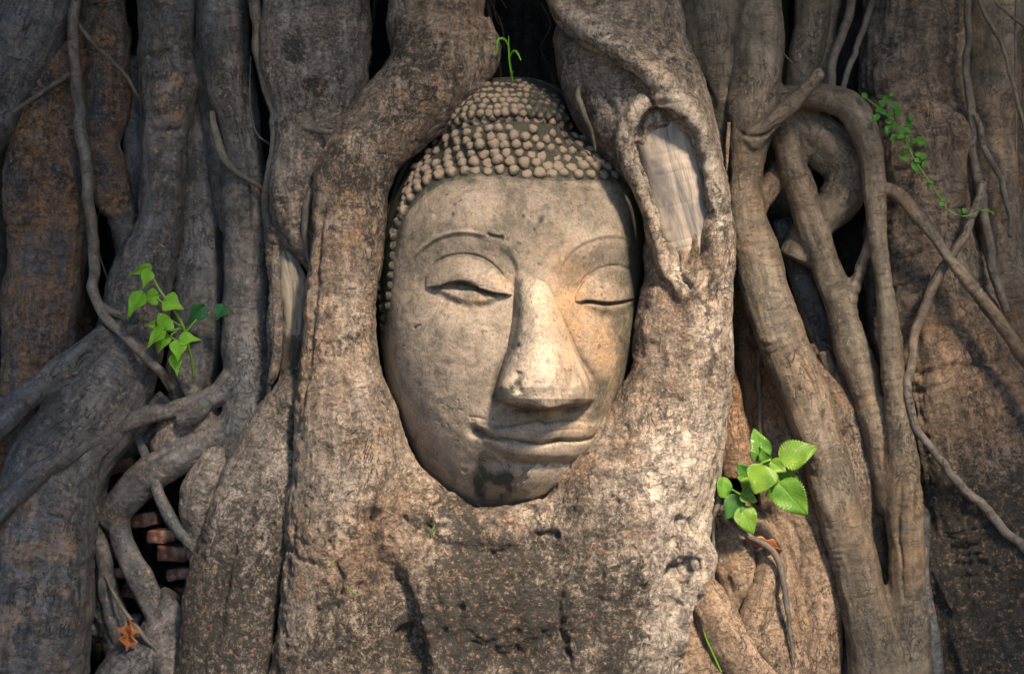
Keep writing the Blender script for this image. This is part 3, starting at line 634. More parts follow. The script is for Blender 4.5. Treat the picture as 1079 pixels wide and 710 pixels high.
def Rat(R, a): return np.interp(a, np.r_[GA, math.pi], np.r_[R, R[0]])
def g2(x, y, cx, cy, sx, sy, rot=0, p=1.0):
    c, s = math.cos(rot), math.sin(rot); X, Y = x-cx, y-cy
    u, v = (X*c+Y*s)/sx, (-X*s+Y*c)/sy
    return np.exp(-(u*u+v*v)**p)
def line(x, y, poly, wd, amp, f=.15):
    d, p = segdist(x, y, smooth_poly(poly, 5), wd*4); return amp*np.exp(-(d/wd)**2)*sst(p, 0, f)*sst(1-p, 0, f)
def side(x, y, poly, wd):
    """smooth step across a left-to-right polyline: 0 above it, 1 below it"""
    C = smooth_poly(poly, 2); yl = np.interp(x, C[:, 0], C[:, 1]); return sst(y-yl, -wd, wd)

LE_U = [(450, 303), (462, 302), (474, 298), (486, 297), (500, 302), (516, 308), (538, 311)]     # upper lid margin, left eye
LE_L = [(450, 304), (468, 311), (486, 319), (508, 321), (526, 316), (538, 311)]
LE_F = [(449, 290), (462, 276), (482, 269), (504, 271), (522, 282), (534, 297)]                  # fold above the eye
BROW_L = [(432, 275), (446, 260), (466, 248), (490, 244), (515, 249), (534, 262), (546, 284)]
RE_U = [(610, 318), (622, 317), (638, 319), (652, 318), (668, 315)]
RE_L = [(610, 319), (624, 327), (642, 331), (660, 326), (669, 316)]
RE_F = [(606, 310), (616, 294), (634, 283), (654, 281), (670, 288)]
BROW_R = [(588, 284), (604, 262), (628, 250), (654, 248), (676, 260)]
MOUTH = [(500, 449), (508, 457), (522, 462), (544, 464), (564, 467), (572, 467), (590, 464), (612, 464), (636, 458)]
ULIP = [(502, 446), (524, 449), (548, 446), (566, 442), (575, 445), (596, 442), (634, 447)]
LLIP = [(510, 467), (530, 480), (556, 487), (586, 488), (612, 483), (630, 470)]
def pale_patch(x, y):
    q = np.stack([x/7, y/7, x*0], -1)
    return inside(x+4*vn(q, 15), y+4*vn(q, 16), [(549, 516), (553, 500), (564, 490), (590, 489), (618, 487), (630, 492), (612, 504), (590, 508), (574, 518), (560, 526)])*1.0
def dark_patch(x, y):
    q = np.stack([x/7, y/7, x*0], -1)
    return inside(x+4*vn(q, 17), y+4*vn(q, 18), [(504, 480), (512, 476), (524, 488), (538, 500), (543, 514), (538, 530), (524, 540), (500, 536), (500, 508)])*1.0
def face_h(x, y):
    dx, dy = x-CX, y-CY; a = np.arctan2(dy, dx); r = np.hypot(dx, dy)
    ts = np.clip(r/Rat(RS, a), 0, 1)
    H1 = 128*(1-ts**2.35)**0.60
    tu = np.abs((x-532)/72)**2.5+np.abs((y-142)/60)**2.5
    H2 = 92*np.sqrt(np.clip(1-tu, 0, 1))
    k = 10.0
    H = np.where((H1 > 0) | (H2 > 0), np.log(np.exp(H1/k)+np.exp(H2/k)-1)*k, 0)
    H -= line(x, y, [(440, 154), (466, 139), (498, 130), (530, 127), (562, 127), (592, 132), (620, 145)], 5.5, 11, .05)
    # --- cheeks, temples, chin
    H += 7*g2(x, y, 470, 375, 55, 60) + 5*g2(x, y, 640, 380, 26, 50)
    H += 5*g2(x, y, 470, 225, 60, 40)
    H -= 5*g2(x, y, 440, 300, 22, 40)
    H += 13*g2(x, y, 556, 508, 42, 22) - 6*g2(x, y, 556, 488, 46, 5.5)
    H += 4*g2(x, y, 500, 500, 30, 20)
    # --- eye sockets under the brows
    socL = side(x, y, BROW_L, 9)*g2(x, y, 492, 292, 56, 40, 0, 1.6)
    socR = side(x, y, BROW_R, 9)*g2(x, y, 640, 300, 46, 38, 0, 1.6)
    H -= 10*socL + 11*socR
    H += line(x, y, BROW_L[:5], 2.2, 1.8) + line(x, y, BROW_R, 2.4, 1.2)
    H -= line(x, y, [(p[0], p[1]+4.5) for p in BROW_L[:5]], 2.4, .7) + line(x, y, [(p[0], p[1]+4) for p in BROW_R], 2.0, .8)
    # --- upper lids: a dome between fold and margin, a step at the margin
    for U, L, F, cx, cy, sx, am in ((LE_U, LE_L, LE_F, 494, 300, 46, 13), (RE_U, RE_L, RE_F, 640, 307, 34, 11)):
        C = smooth_poly(U, 2); yu = np.interp(x, C[:, 0], C[:, 1]); C = smooth_poly(F, 2); yf = np.interp(x, C[:, 0], C[:, 1]); C = smooth_poly(L, 2); yl = np.interp(x, C[:, 0], C[:, 1])
        wx = np.clip(1-((x-cx)/sx)**2, 0, 1)**.5
        inlid = sst(y-yf, -1.5, 3.5)*(1-sst(y-yu, -1.0, 1.2))
        v = np.clip((y-yf)/np.maximum(yu-yf, 3), 0, 1)
        H += am*wx*inlid*(0.35+0.65*np.sin(np.clip(v, 0, 1)*math.pi*0.60))
        inb = sst(y-yu, -.5, 2.0)*(1-sst(y-yl, -6, 5))
        H += am*.42*wx*inb
        wig = .8*vn(np.stack([x/6, y/6, x*0], -1), 50)
        H -= line(x, y+wig, F, 2.0, 2.2) + line(x, y+wig, [(p[0], p[1]+1.5) for p in U], 1.7, 3.6, .08)
        H -= line(x, y+wig, [(p[0], p[1]+1) for p in L], 4.0, 1.0)
    H -= g2(x, y, 486, 302, 16, 4.5)*6 + g2(x, y, 642, 320, 14, 2.5)*2
    P = np.stack([x, y, x*0], -1)
    er = np.maximum(g2(x, y, 496, 308, 34, 14), g2(x, y, 645, 310, 30, 22)); H += er*(1.6*fbm(P/8, 3, 66))   # eroded plaster round the lids
    # --- nose
    ny = np.array([262, 285, 305, 335, 365, 390, 408, 420, 429, 431.5]); nl = np.array([548, 546, 545, 543, 538, 530, 525, 527, 538, 545.])
    nr = np.array([572, 574, 579, 590, 603, 614, 622, 624, 618, 610.]); nh = np.array([0, 4, 17, 29, 40, 51, 57, 56, 50, 46.])
    xl, xr, hh = np.interp(y, ny, nl), np.interp(y, ny, nr), np.interp(y, ny, nh)
    mid = np.interp(y, ny, [560, 561, 563, 566, 570, 573, 574, 575, 575, 575])
    hw = np.where(x < mid, mid-xl, xr-mid)+3; tt = np.abs(x-mid)/hw
    yb = 429+2.0*np.cos((x-575)/15.0)-1.5*((x-575)/48)**2*2
    under = 1-sst(y-yb, -1.6, 2.4)
    prof = np.where(tt < 1, (1-np.clip(tt, 0, 1)**1.9)**.75, 0)
    low = sst(y, 385, 415)
    prof = prof*(1-.35*low)+.35*low*np.where(tt < 1, (1-np.clip(tt, 0, 1)**6)**.5, 0)
    topf = sst(y, 262, 300)
    H += hh*prof*under*topf
    H += (6*g2(x, y, 536, 412, 10, 13, 0, 1.4)+6*g2(x, y, 612, 412, 10, 12, 0, 1.4))*under
    H -= (line(x, y, [(548, 390), (545, 402), (548, 416)], 4, 3)+line(x, y, [(599, 388), (602, 402), (600, 416)], 4, 3))*under
    H -= line(x, y, [(547, 318), (543, 350), (536, 375), (525, 398), (521, 418), (530, 430)], 5, 4.0) + line(x, y, [(580, 318), (596, 350), (608, 375), (624, 398), (628, 414)], 4, 3)
    H -= 9*g2(x, y, 553, 430.5, 11, 3.2) + 9*g2(x, y, 603, 430, 11, 3.0)
    # --- mouth
    muz = g2(x, y, 570, 462, 74, 34, 0, 1.5); H += 12*muz
    C = smooth_poly(MOUTH, 2); ym = np.interp(x, C[:, 0], C[:, 1]); C = smooth_poly(ULIP, 2); yu = np.interp(x, C[:, 0], C[:, 1]); C = smooth_poly(LLIP, 2); yl = np.interp(x, C[:, 0], C[:, 1])
    wx = np.clip(1-((x-570)/70)**2, 0, 1)**.5; wl = np.clip(1-((x-570)/62)**2, 0, 1)**.5
    vu = np.clip((y-yu)/np.maximum(ym-yu, 2), 0, 1); vl = np.clip((y-ym)/np.maximum(yl-ym, 2), 0, 1)
    H += 9.5*wx*np.where((y > yu-5) & (y < ym), sst(y-yu, -5, 4)*(0.6+.4*np.sin(vu*math.pi*.75)), 0)
    H += 11*wl*np.where((y >= ym) & (y < yl+4), (.6+.4*np.sin(vl*math.pi))*(1-sst(y-yl, -2, 3.5)), 0)
    H -= line(x, y, MOUTH, 2.3, 4.2, .05) + line(x, y, LLIP, 3.2, 3.4, .1) + line(x, y, ULIP, 1.6, 1.8) + line(x, y, [(522, 455), (548, 453), (572, 455), (604, 452), (622, 454)], 1.3, 1.0)
    H -= 8*g2(x, y, 503, 455, 10, 6, .5) + 4*g2(x, y, 632, 459, 8, 6)
    H -= line(x, y, [(492, 439), (504, 440), (514, 443)], 1.8, 1.1)
    H -= line(x, y, [(512, 466), (522, 474), (532, 481)], 2, 3) 
    H -= 3.5*g2(x, y, 574, 440, 8, 8)
    # --- broken plaster on the chin
    ch = inside(x+3*vn(np.stack([x/7, y/7, x*0], -1), 5), y+3*vn(np.stack([x/7, y/7, x*0], -1), 6), [(504, 482), (512, 474), (526, 488), (540, 500), (544, 514), (538, 528), (520, 540), (503, 530), (506, 500)])
    H -= 3.2*ch
    H += 2.6*pale_patch(x, y)
    H -= line(x, y, [(545, 512), (552, 500), (560, 490)], 1.5, 3) + line(x, y, [(486, 494), (492, 497)], 2, 3)
    H -= line(x, y, [(436, 347), (440, 344), (444, 341)], 1.3, 2.5, .3)
    H -= line(x, y, [(512, 246), (520, 249), (532, 251)], 1.8, 3)
    P = np.stack([x, y, x*0], -1)
    H += 1.1*fbm(P/30, 3, 60)+.5*fbm(P/7, 3, 61)
    pit = fbm(P/3.6, 2, 62)+.45*fbm(P/60, 2, 63); H -= .7*sst(pit, .66, .98)
    return H
HAIR = [(397, 352), (407, 340), (411, 300), (414, 270), (421, 244), (431, 222), (448, 204), (470, 192), (498, 186), (530, 185), (560, 190), (590, 191), (625, 190), (650, 190), (664, 200), (674, 214), (700, 220), (700, 60), (380, 60), (380, 352)]
def hair_sd(x, y):
    d, _ = segdist(x, y, HAIR+[HAIR[0]], 400); return np.where(inside(x, y, HAIR), d, -d)
D_BASE = -26.0
NA, NR, NB = 1300, 420, 26
ang = np.linspace(-math.pi, math.pi, NA, endpoint=False)
rad = Rat(RO, ang)
def head_surface(tv, hairoff=False):
    t, a = np.meshgrid(tv, ang, indexing='ij'); t, a = t.ravel(), a.ravel()
    x = CX+t*Rat(RO, a)*np.cos(a); y = CY+t*Rat(RO, a)*np.sin(a)
    return x, y, t
tv = np.sin(np.linspace(0.004, math.pi/2, NR))
x, y, t = head_surface(tv); H = face_h(x, y)
H = H*np.sqrt(np.clip(1-t**24, 0, 1))
x2, y2, t2 = head_surface(np.cos(np.linspace(0, math.pi/2, NB))[1:-1])
V = np.vstack([to_model(x, y, D_BASE+H), to_model(x2, y2, D_BASE-95*np.sqrt(1-t2**2))])
nrow = NR+NB-2
i = np.arange(nrow-1)[:, None]; j = np.arange(NA)[None, :]; j2 = (j+1) % NA
F = np.stack([i*NA+j, i*NA+j2, (i+1)*NA+j2, (i+1)*NA+j], -1).reshape(-1, 4)
def head_stains_and_light(x, y):
    P = np.stack([x, y, x*0], -1); nz = fbm(P/14, 4, 70); nb = fbm(P/36, 3, 71)
    xx, yy = x+10*nb, y+10*vn(P/20, 72)
    hd = hair_sd(x, y)
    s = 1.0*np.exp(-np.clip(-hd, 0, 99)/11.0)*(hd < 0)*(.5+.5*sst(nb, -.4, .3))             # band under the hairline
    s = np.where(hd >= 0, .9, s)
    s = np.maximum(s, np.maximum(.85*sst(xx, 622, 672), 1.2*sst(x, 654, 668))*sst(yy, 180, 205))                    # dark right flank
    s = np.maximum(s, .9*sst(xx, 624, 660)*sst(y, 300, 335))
    s = np.maximum(s, .42*sst(yy, 275, 190)*sst(xx, 500, 600)); s = np.maximum(s, .5*sst(yy, 225, 188)); s = np.maximum(s, .38*g2(xx, yy, 455, 222, 22, 40, .5))
    s = np.maximum(s, (.30*dark_patch(x, y)+.8*g2(xx, yy, 520, 512, 24, 28))*(.45+.75*sst(nz, -.35, .35))); s = np.maximum(s, .9*g2(xx, yy, 605, 524, 34, 11, 0, 1.5)); s = s*(1-pale_patch(x, y)*.8)
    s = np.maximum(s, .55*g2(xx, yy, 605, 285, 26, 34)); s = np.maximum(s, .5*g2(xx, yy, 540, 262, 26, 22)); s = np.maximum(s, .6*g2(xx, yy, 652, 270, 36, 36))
    s = np.maximum(s, line(xx*.3+x*.7, yy*.3+y*.7, [(548, 290), (543, 350), (530, 385), (521, 415), (526, 432)], 6, .72, .05))
    s = np.maximum(s, .75*g2(x, y, 640, 328, 22, 12)); s = np.maximum(s, .8*g2(xx, yy, 632, 425, 14, 40))
    s = np.maximum(s, line(x, y, LE_F, 4, .6)); s = np.maximum(s, line(x, y, LE_U, 3.0, .8, .05)); s = np.maximum(s, line(x, y, LE_L, 4, .35))  # lid creases coloured darker along the carved lines
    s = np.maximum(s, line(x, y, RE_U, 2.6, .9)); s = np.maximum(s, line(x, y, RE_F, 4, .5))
    s = np.maximum(s, 1.0*g2(x, y, 487, 300, 17, 5.5)); s = np.maximum(s, .8*g2(x, y, 460, 303, 10, 3)); s = np.maximum(s, .5*g2(xx, yy, 500, 312, 34, 8)); s = np.maximum(s, .8*g2(x, y, 506, 454, 14, 7, .4)); s = np.maximum(s, line(x, y, MOUTH, 2.5, .7, .05)); s = np.maximum(s, line(x, y, ULIP, 2, .45)); s = np.maximum(s, .5*g2(xx, yy, 570, 434, 52, 5))  # eye slit, mouth line and under-nose shade painted dark
    s = np.maximum(s, line(x, y, [(512, 247), (520, 249), (534, 252)], 3, .95, .2)); s = np.maximum(s, .9*g2(x, y, 529, 247, 3.5, 2.5)); s = np.maximum(s, .9*g2(x, y, 535, 252, 3, 3.5))
    s = np.maximum(s, g2(x, y, 497, 190, 9, 5)); s = np.maximum(s, .9*g2(xx, yy, 550, 215, 50, 5)*.6)
    for (cx, cy, w_) in ((546, 363, 3), (545, 404, 5), (540, 408, 4), (570, 231, 4), (552, 228, 2.5), (477, 226, 2.5), (564, 242, 2), (438, 345, 2)):
        s = np.maximum(s, 1.1*g2(xx*.2+x*.8, y, cx, cy, w_, w_*1.4))
    glow = np.maximum(.65*g2(xx, yy, 600, 320, 26, 52), .4*g2(xx, yy, 528, 300, 12, 10)); glow = np.maximum(glow, .5*g2(xx, yy, 632, 360, 34, 60)); glow = np.maximum(glow, .5*g2(xx, yy, 586, 440, 50, 10))  # warm sun glow on nose, brow and cheek painted as ochre
    glow = np.maximum(glow, .3*g2(xx, yy, 500, 318, 30, 8)); glow = np.maximum(glow, .5*g2(xx, yy, 600, 380, 16, 30))
    pl = np.maximum(1.1*pale_patch(x, y), .9*inside(xx*.15+x*.85, yy*.15+y*.85, [(548, 300), (560, 292), (576, 298), (592, 335), (612, 385), (622, 405), (618, 424), (575, 428), (532, 424), (530, 402), (543, 370), (547, 330)])); pl = np.maximum(pl, .7*g2(xx, yy, 436, 340, 26, 100)*(.5+.5*sst(vn(np.stack([x/5, y/60, x*0], -1), 73), -.5, .5))); pl = np.maximum(pl, .8*g2(xx, yy, 590, 475, 40, 7)); pl = np.maximum(pl, .5*g2(xx, yy, 575, 455, 50, 5)); pl = np.maximum(pl, .35*g2(xx, yy, 480, 380, 50, 80))  # pale plaster, plus the brighter left cheek and lit lips painted in
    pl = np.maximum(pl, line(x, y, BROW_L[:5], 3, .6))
    s = np.maximum(s, .38*sst(nb, -.1, .35)*sst(yy, 330, 230)*sst(xx, 430, 520)) if False else np.maximum(s, .48*sst(nb+.004*(300-y), -.1, .45))
    s = s+.22*nz*(s > .05)
    return s, glow, pl
def stone(name, hair=False):
    s = NT(name); g = s.n('ShaderNodeTexCoord').outputs['Object']
    st, glow, pl = s.attr('stain'), s.attr('ochre_glow'), s.attr('pale')  # stain also holds the painted shade of eye slit, mouth and under-nose
    big = s.noise(g, 14, 5, .6, .4); mid = s.noise(g, 60, 6, .7, .3); fine = s.noise(g, 330, 4, .75); grit = s.noise(g, 620, 3, .7)
    c = s.mix(s.ramp(big, [(.35, 0.), (.65, 1.)]), (0.20, .168, .142), (.30, .255, .215))
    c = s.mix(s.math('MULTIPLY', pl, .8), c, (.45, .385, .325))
    c = s.mix(s.math('MULTIPLY', s.ramp(s.math('ADD', glow, s.math('MULTIPLY', s.math('SUBTRACT', mid, .5), .8)), [(.0, 0.), (.9, 1.)]), .80), c, (.42, .225, .085))
    c = s.mix(s.math('MULTIPLY', s.ramp(mid, [(.32, 1.), (.46, 0.)]), .5), c, (.11, .085, .066))
    c = s.mix(s.math('MULTIPLY', s.ramp(s.noise(g, 95, 3, .6), [(.655, 0.), (.69, 1.)]), .75), c, (.04, .036, .032))
    c = s.mix(s.ramp(s.noise(g, 22, 8, .78, .8), [(.47, 0.), (.62, .72)]), c, (.10, .092, .078))
    c = s.mix(s.ramp(s.noise(s.map(g, (60, 60, 5)), 1.0, 5, .7, .4), [(.56, 0.), (.70, .28)]), c, (.34, .31, .28))
    c = s.mix(s.ramp(fine, [(.28, .7), (.48, 0.)]), c, (.085, .066, .052))
    c = s.mix(s.ramp(fine, [(.58, 0.), (.72, .45)]), c, (.46, .39, .32))
    k = s.math('ADD', s.math('MULTIPLY', st, .9), s.math('MULTIPLY', s.math('SUBTRACT', s.noise(g, 110, 7, .75), .5), 1.3))
    c = s.mix(s.math('MULTIPLY', s.ramp(s.noise(g, 240, 6, .8), [(.50, 0.), (.60, .4)]), 1.0), c, (.09, .078, .064))
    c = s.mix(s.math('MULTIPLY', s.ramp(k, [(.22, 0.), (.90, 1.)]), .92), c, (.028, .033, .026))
    if hair:
        hi = s.attr('knob_light')
        c = s.mix(s.ramp(s.math('ADD', hi, s.math('MULTIPLY', s.math('SUBTRACT', s.noise(g, 100, 6, .75), .5), 1.8)), [(.45, 0.), (.95, 1.)]), c, (.235, .188, .148))  # light curl tops over dark gaps: shade put into the colour
    s.l(c, s.b.inputs['Base Color']); s.b.inputs['Roughness'].default_value = .88; s.b.inputs['Specular IOR Level'].default_value = .3
    h = s.math('ADD', s.math('MULTIPLY', mid, .8), s.math('ADD', s.math('MULTIPLY', fine, .35), s.math('MULTIPLY', grit, .2)))
    bp = s.n('ShaderNodeBump', Strength=.8, Distance=.0015); s.l(h, bp.inputs['Height']); s.l(bp.outputs[0], s.b.inputs['Normal'])
    return s.m
M['stone'] = stone('weathered_stone'); M['curls'] = stone('weathered_shaded_curls', True)
head = empty('stone_head', wpt(530, 536, D_BASE), 'weathered carved stone Buddha head with curled hair held in the tree roots', 'statue head')
me = mesh_np('face', to_world(V), F)
sx, sy = to_px(V); n1 = NA*NR
s_, o_, p_ = head_stains_and_light(np.r_[x, x2], np.r_[y, y2])
add_attr(me, 'stain', s_); add_attr(me, 'ochre_glow', o_); add_attr(me, 'pale', p_)
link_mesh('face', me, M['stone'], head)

# hair: cap plus rows of snail curls, one mesh
def surf(px, py):
    a = np.arctan2(py-CY, px-CX); t = np.hypot(px-CX, py-CY)/Rat(RO, a)
    return D_BASE+face_h(px, py)*np.sqrt(np.clip(1-np.clip(t, 0, 1)**24, 0, 1))
gx, gy = np.meshgrid(np.arange(392, 694, 1.3), np.arange(78, 356, 1.3)); sh = gx.shape; gx, gy = gx.ravel(), gy.ravel()
a = np.arctan2(gy-CY, gx-CX); tt = np.hypot(gx-CX, gy-CY)/Rat(RO, a)
hd = hair_sd(gx, gy)
# pull the outermost grid points back onto the silhouette
k = np.where(tt > .998, .998/tt, 1.0); ux, uy = CX+(gx-CX)*k, CY+(gy-CY)*k
keepv = (tt < 1.012) & (hd > -2.5)
dd = surf(ux, uy)+3.2*sst(hd, -2.0, 8.0)-1.6
HV = to_model(ux, uy, dd)
idx = np.arange(len(gx)).reshape(sh)
HF = np.stack([idx[1:, :-1], idx[1:, 1:], idx[:-1, 1:], idx[:-1, :-1]], -1).reshape(-1, 4)
HF = HF[keepv[HF].all(1)]
used = np.unique(HF); remap = -np.ones(len(gx), int); remap[used] = np.arange(len(used))
HV = HV[used]; HF = remap[HF]; hx, hy = gx[used], gy[used]; hk = np.zeros(len(used))
cur = []
A_ = [(436, 168), (450, 152), (464, 141), (491, 132), (515, 128), (549, 126), (583, 130), (610, 138), (640, 152), (664, 172)]
B_ = [(416, 246), (426, 220), (440, 199), (460, 186), (490, 180), (523, 178), (560, 182), (595, 183), (625, 183), (652, 184), (672, 206)]
def even(poly, n, off):
    C = smooth_poly(poly, 1.5); L = np.r_[0, np.cumsum(np.linalg.norm(np.diff(C, axis=0), axis=1))]; s = (np.arange(n)+.5*off)/n*L[-1]
    return np.stack([np.interp(s, L, C[:, 0]), np.interp(s, L, C[:, 1])], -1), L[-1]
rc = random.Random(9)
for r in range(7):
    f = r/6.0; a1, _ = even(A_, 40, 0); b1, _ = even(B_, 40, 0); mixp = [tuple(p*(1-f)+q*f) for p, q in zip(a1, b1)]
    L = even(mixp, 2, 0)[1]; n = int(L/(10.8+2.2*f)); pts, _ = even(mixp, n, 1 if r % 2 else 0)
    for p in pts: cur.append((p[0]+rc.uniform(-1.5, 1.5), p[1]+rc.uniform(-1.4, 1.4), (5.9+1.3*f)*rc.uniform(.84, 1.1)))
for k2 in range(10): cur.append((402+2*math.sin(k2), 250+k2*10.5, 5.6))
for k2 in range(9): cur.append((409+(8-k2)*.9, 238+k2*10.5, 5.6))
for r in range(8):
    yc = 124-5.8*r; hw = 68*(max(0, 1-((r*5.8+2)/46.0)**2.6))**.45; n = max(3, int(2*hw/(9.0-.35*r)))
    for q in range(n):
        u = (q+.5*(r % 2)+.3)/n*2-1; xx = 530+u*hw
        cur.append((xx+rc.uniform(-1, 1), yc+8*u*u+rc.uniform(-1.2, 1.2), (5.4-.14*r)*rc.uniform(.86, 1.1)))
HVs, HFs, KN = [HV], [HF], [hk]; off = len(HV)
NU, NV = 16, 7
for (cx, cy, r) in cur:
    aa = math.atan2(cy-CY, cx-CX); tq = math.hypot(cx-CX, cy-CY)/float(Rat(RO, np.array([aa]))[0])
    if tq > .985: continue
    q = np.array([[cx, cy], [cx+4, cy], [cx-4, cy], [cx, cy+4], [cx, cy-4]])
    dz = surf(q[:, 0], q[:, 1]); P = to_model(q[:, 0], q[:, 1], dz+1.5)
    e1 = P[1]-P[2]; e2 = P[4]-P[3]; nn = np.cross(e1, e2); nn /= np.linalg.norm(nn)
    if nn[1] > 0: nn = -nn
    nn = nn+np.array([0, -.35, .25]); nn /= np.linalg.norm(nn)
    e1 = e1-nn*e1.dot(nn); e1 /= np.linalg.norm(e1); e2 = np.cross(nn, e1)
    wear = rc.uniform(.75, 1.1)
    if cy > 160 and 500 < cx < 690 and rc.random() < .4: wear *= .5
    if rc.random() < .02: continue
    vs = []
    for b in range(NV):
        ph = (b/(NV-1.0))*math.pi*.56
        for c_ in range(NU):
            th = 2*math.pi*c_/NU
            rr = r*math.sin(ph)*(1+.06*math.sin(3*th+cx)) if b else 0.02
            vs.append(P[0]-nn*2.5+nn*(math.cos(ph)*r*1.0*wear+.6)+e1*rr*math.cos(th)+e2*rr*math.sin(th))
    vs = np.array(vs); b = np.arange(NV-1)[:, None]; c_ = np.arange(NU)[None, :]
    HFs.append((np.stack([b*NU+c_, (b+1)*NU+c_, (b+1)*NU+(c_+1) % NU, b*NU+(c_+1) % NU], -1).reshape(-1, 4))+off)
    vs += (0.8*np.stack([vn(vs/3.5, 1), vn(vs/3.5, 2), vn(vs/3.5, 3)], -1))
    HVs.append(vs); KN.append(np.repeat(1-np.arange(NV)/(NV-1.0), NU)*(1.35 if cx < 560 or cy > 125 else .7)*(.5 if cx > 650 or cx < 424 else 1)); off += len(vs)  # topknot's right side and outer curls painted darker as if in shadow
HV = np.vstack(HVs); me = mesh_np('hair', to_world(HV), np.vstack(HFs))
hx, hy = to_px(HV); s_, o_, p_ = head_stains_and_light(hx, hy)
add_attr(me, 'stain', np.clip(s_*1.15, 1.0, 1.2)); add_attr(me, 'ochre_glow', o_*0); add_attr(me, 'pale', p_*0); add_attr(me, 'knob_light', np.concatenate(KN))
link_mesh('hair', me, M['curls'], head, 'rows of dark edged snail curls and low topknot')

# ------------------------------------------------------------------ thin stems and creepers
def thin(name, pts, mat, label, cat='vine', group=None, extra=(), seg=10, parent=None, wob=.04):
    Vs, Fs = [], []; off = 0; qs = []
    for p in [pts]+list(extra):
        V, F, C, R, sg = tube(p, step=3, seg=seg, wob=wob, seed=int(p[0][0]) % 97)
        jit = np.stack([vn(C/25, 5), vn(C/25, 6), vn(C/25, 7)], -1)*min(3.0, R.mean()*.7)+np.stack([vn(C/9, 8), vn(C/9, 9), vn(C/9, 10)], -1)*min(.8, R.mean()*.25)
        V = V+np.repeat(jit, sg, axis=0)
        Vs.append(V); Fs += (F+off).tolist()+cap_faces(len(C), sg, off); off += len(V)
        L = np.r_[0, np.cumsum(np.linalg.norm(np.diff(C, axis=0), axis=1))]
        th = np.tile(np.arange(sg)/sg*2*math.pi, len(C)); rr = np.repeat(R, sg)
        qs.append(np.stack([np.repeat(L, sg), rr*np.cos(th), rr*np.sin(th)], -1))
    base = parent_world(parent) if parent is not None else Vector(to_world(np.array([Vs[0][-1]]))[0])
    me = mesh_np(name, to_world(np.vstack(Vs)), Fs); add_attr(me, 'rootpos', np.vstack(qs)*.01, True); add_attr(me, 'stain', np.zeros(off))
    if parent is not None: return link_mesh(name, me, mat, parent, label)
    me.transform(Matrix.Translation(-base)); o = bpy.data.objects.new(name, me); me.materials.append(mat); col.objects.link(o); o.location = base
    return set_props(o, label, cat, group)
rf = random.Random(77)
for k_ in range(34):
    gx0 = rf.choice([(380, 400), (500, 580), (505, 575), (770, 900), (780, 880), (120, 150), (95, 135), (195, 235), (760, 780), (1005, 1060), (900, 960), (100, 220), (1040, 1079)])
    px0 = rf.uniform(*gx0); yt = rf.uniform(-40, 420) if gx0[0] not in (500, 505, 380) else rf.uniform(-60, 10); ln = rf.uniform(80, 260) if gx0[0] not in (500, 505) else rf.uniform(40, 110)
    d0 = rf.uniform(-150, -95); pts = [(px0, yt, d0, rf.uniform(.6, 2.4))]; sl = rf.uniform(-.35, .35)
    for q_ in range(1, 5): pts.append((px0+sl*ln*q_/4+rf.uniform(-7, 7), yt+ln*q_/4, d0+rf.uniform(-8, 8), pts[0][3]*(1-.12*q_)))
    thin('rootlet', pts, M['vine'] if rf.random() < .5 else M['blueshade'], None, parent=tree, seg=7)
G = 'thin creepers and rootlets hanging over the roots'
v = M['vine']
thin('vine', [(86, -60, -60, 5.5), (78, 40, -62, 6), (80, 80, -62, 6.5), (90, 170, -60, 6.5), (96, 240, -58, 6), (99, 300, -50, 6), (112, 335, -34, 5.5), (140, 362, -14, 5), (165, 385, -10, 5), (182, 410, -30, 4)], v,
     'long pale creeper stem hanging down the far left roots and bending right at its foot', group=G, extra=[[(74, 78, -62, 3), (40, 100, -60, 2.5), (0, 125, -60, 2.5), (-60, 150, -60, 2)], [(84, 26, -64, 2.5), (104, 52, -66, 2.5), (134, 82, -74, 2.2), (150, 110, -84, 1.5)], [(108, 322, -44, 4.5), (130, 332, -42, 4), (156, 344, -44, 3)]])
thin('vine', [(266, -60, -22, 6), (270, 40, -24, 6.5), (282, 92, -22, 6.5), (291, 128, -18, 7), (288, 170, -24, 6), (281, 210, -34, 6), (284, 250, -40, 5), (292, 275, -44, 4)], v,
     'brown creeper stem with a side twig climbing the grey trunk left of the head', group=G, extra=[[(291, 126, -16, 4), (314, 132, 4, 3.6), (344, 138, 22, 3.2), (356, 140, 28, 2.8), (362, 152, 30, 2)]])
thin('vine', [(352, 172, 22, 1.5), (336, 190, 18, 3), (324, 215, 16, 4), (320, 240, 12, 4), (321, 262, 6, 3), (326, 280, 2, 2)], v, 'short curved rootlet pressed to the grey trunk left of the head', group=G)
thin('vine', [(222, 120, -50, 3), (232, 158, -40, 5), (246, 178, -34, 3.5), (262, 190, -34, 2.4), (282, 204, -34, 1.8)], v, 'small forked rootlet crossing the dark upright root on the left', group=G)
thin('vine', [(264, 60, -40, .8), (264, 110, -38, .9), (270, 140, -38, .9), (284, 152, -30, .8)], v, 'hair thin looping rootlet beside the brown creeper on the left', group=G)
thin('vine', [(102, 590, -60, 1.8), (128, 638, -40, 2), (150, 668, -36, 2.6), (170, 690, -36, 2.2), (182, 716, -36, 1.6)], v, 'thin wiry rootlet running past the dry oak shaped leaf at the lower left', group=G)
thin('vine', [(914, -60, -56, 5), (896, 10, -54, 5), (880, 60, -52, 5), (874, 96, -50, 5)], v, 'straight thin root above the lattice, left one of the slanting pair', group=G)
thin('vine', [(934, -60, -54, 4), (914, 20, -52, 3.6), (898, 60, -50, 3.4), (886, 100, -48, 3)], v, 'thinner straight root above the lattice, right one of the slanting pair', group=G)
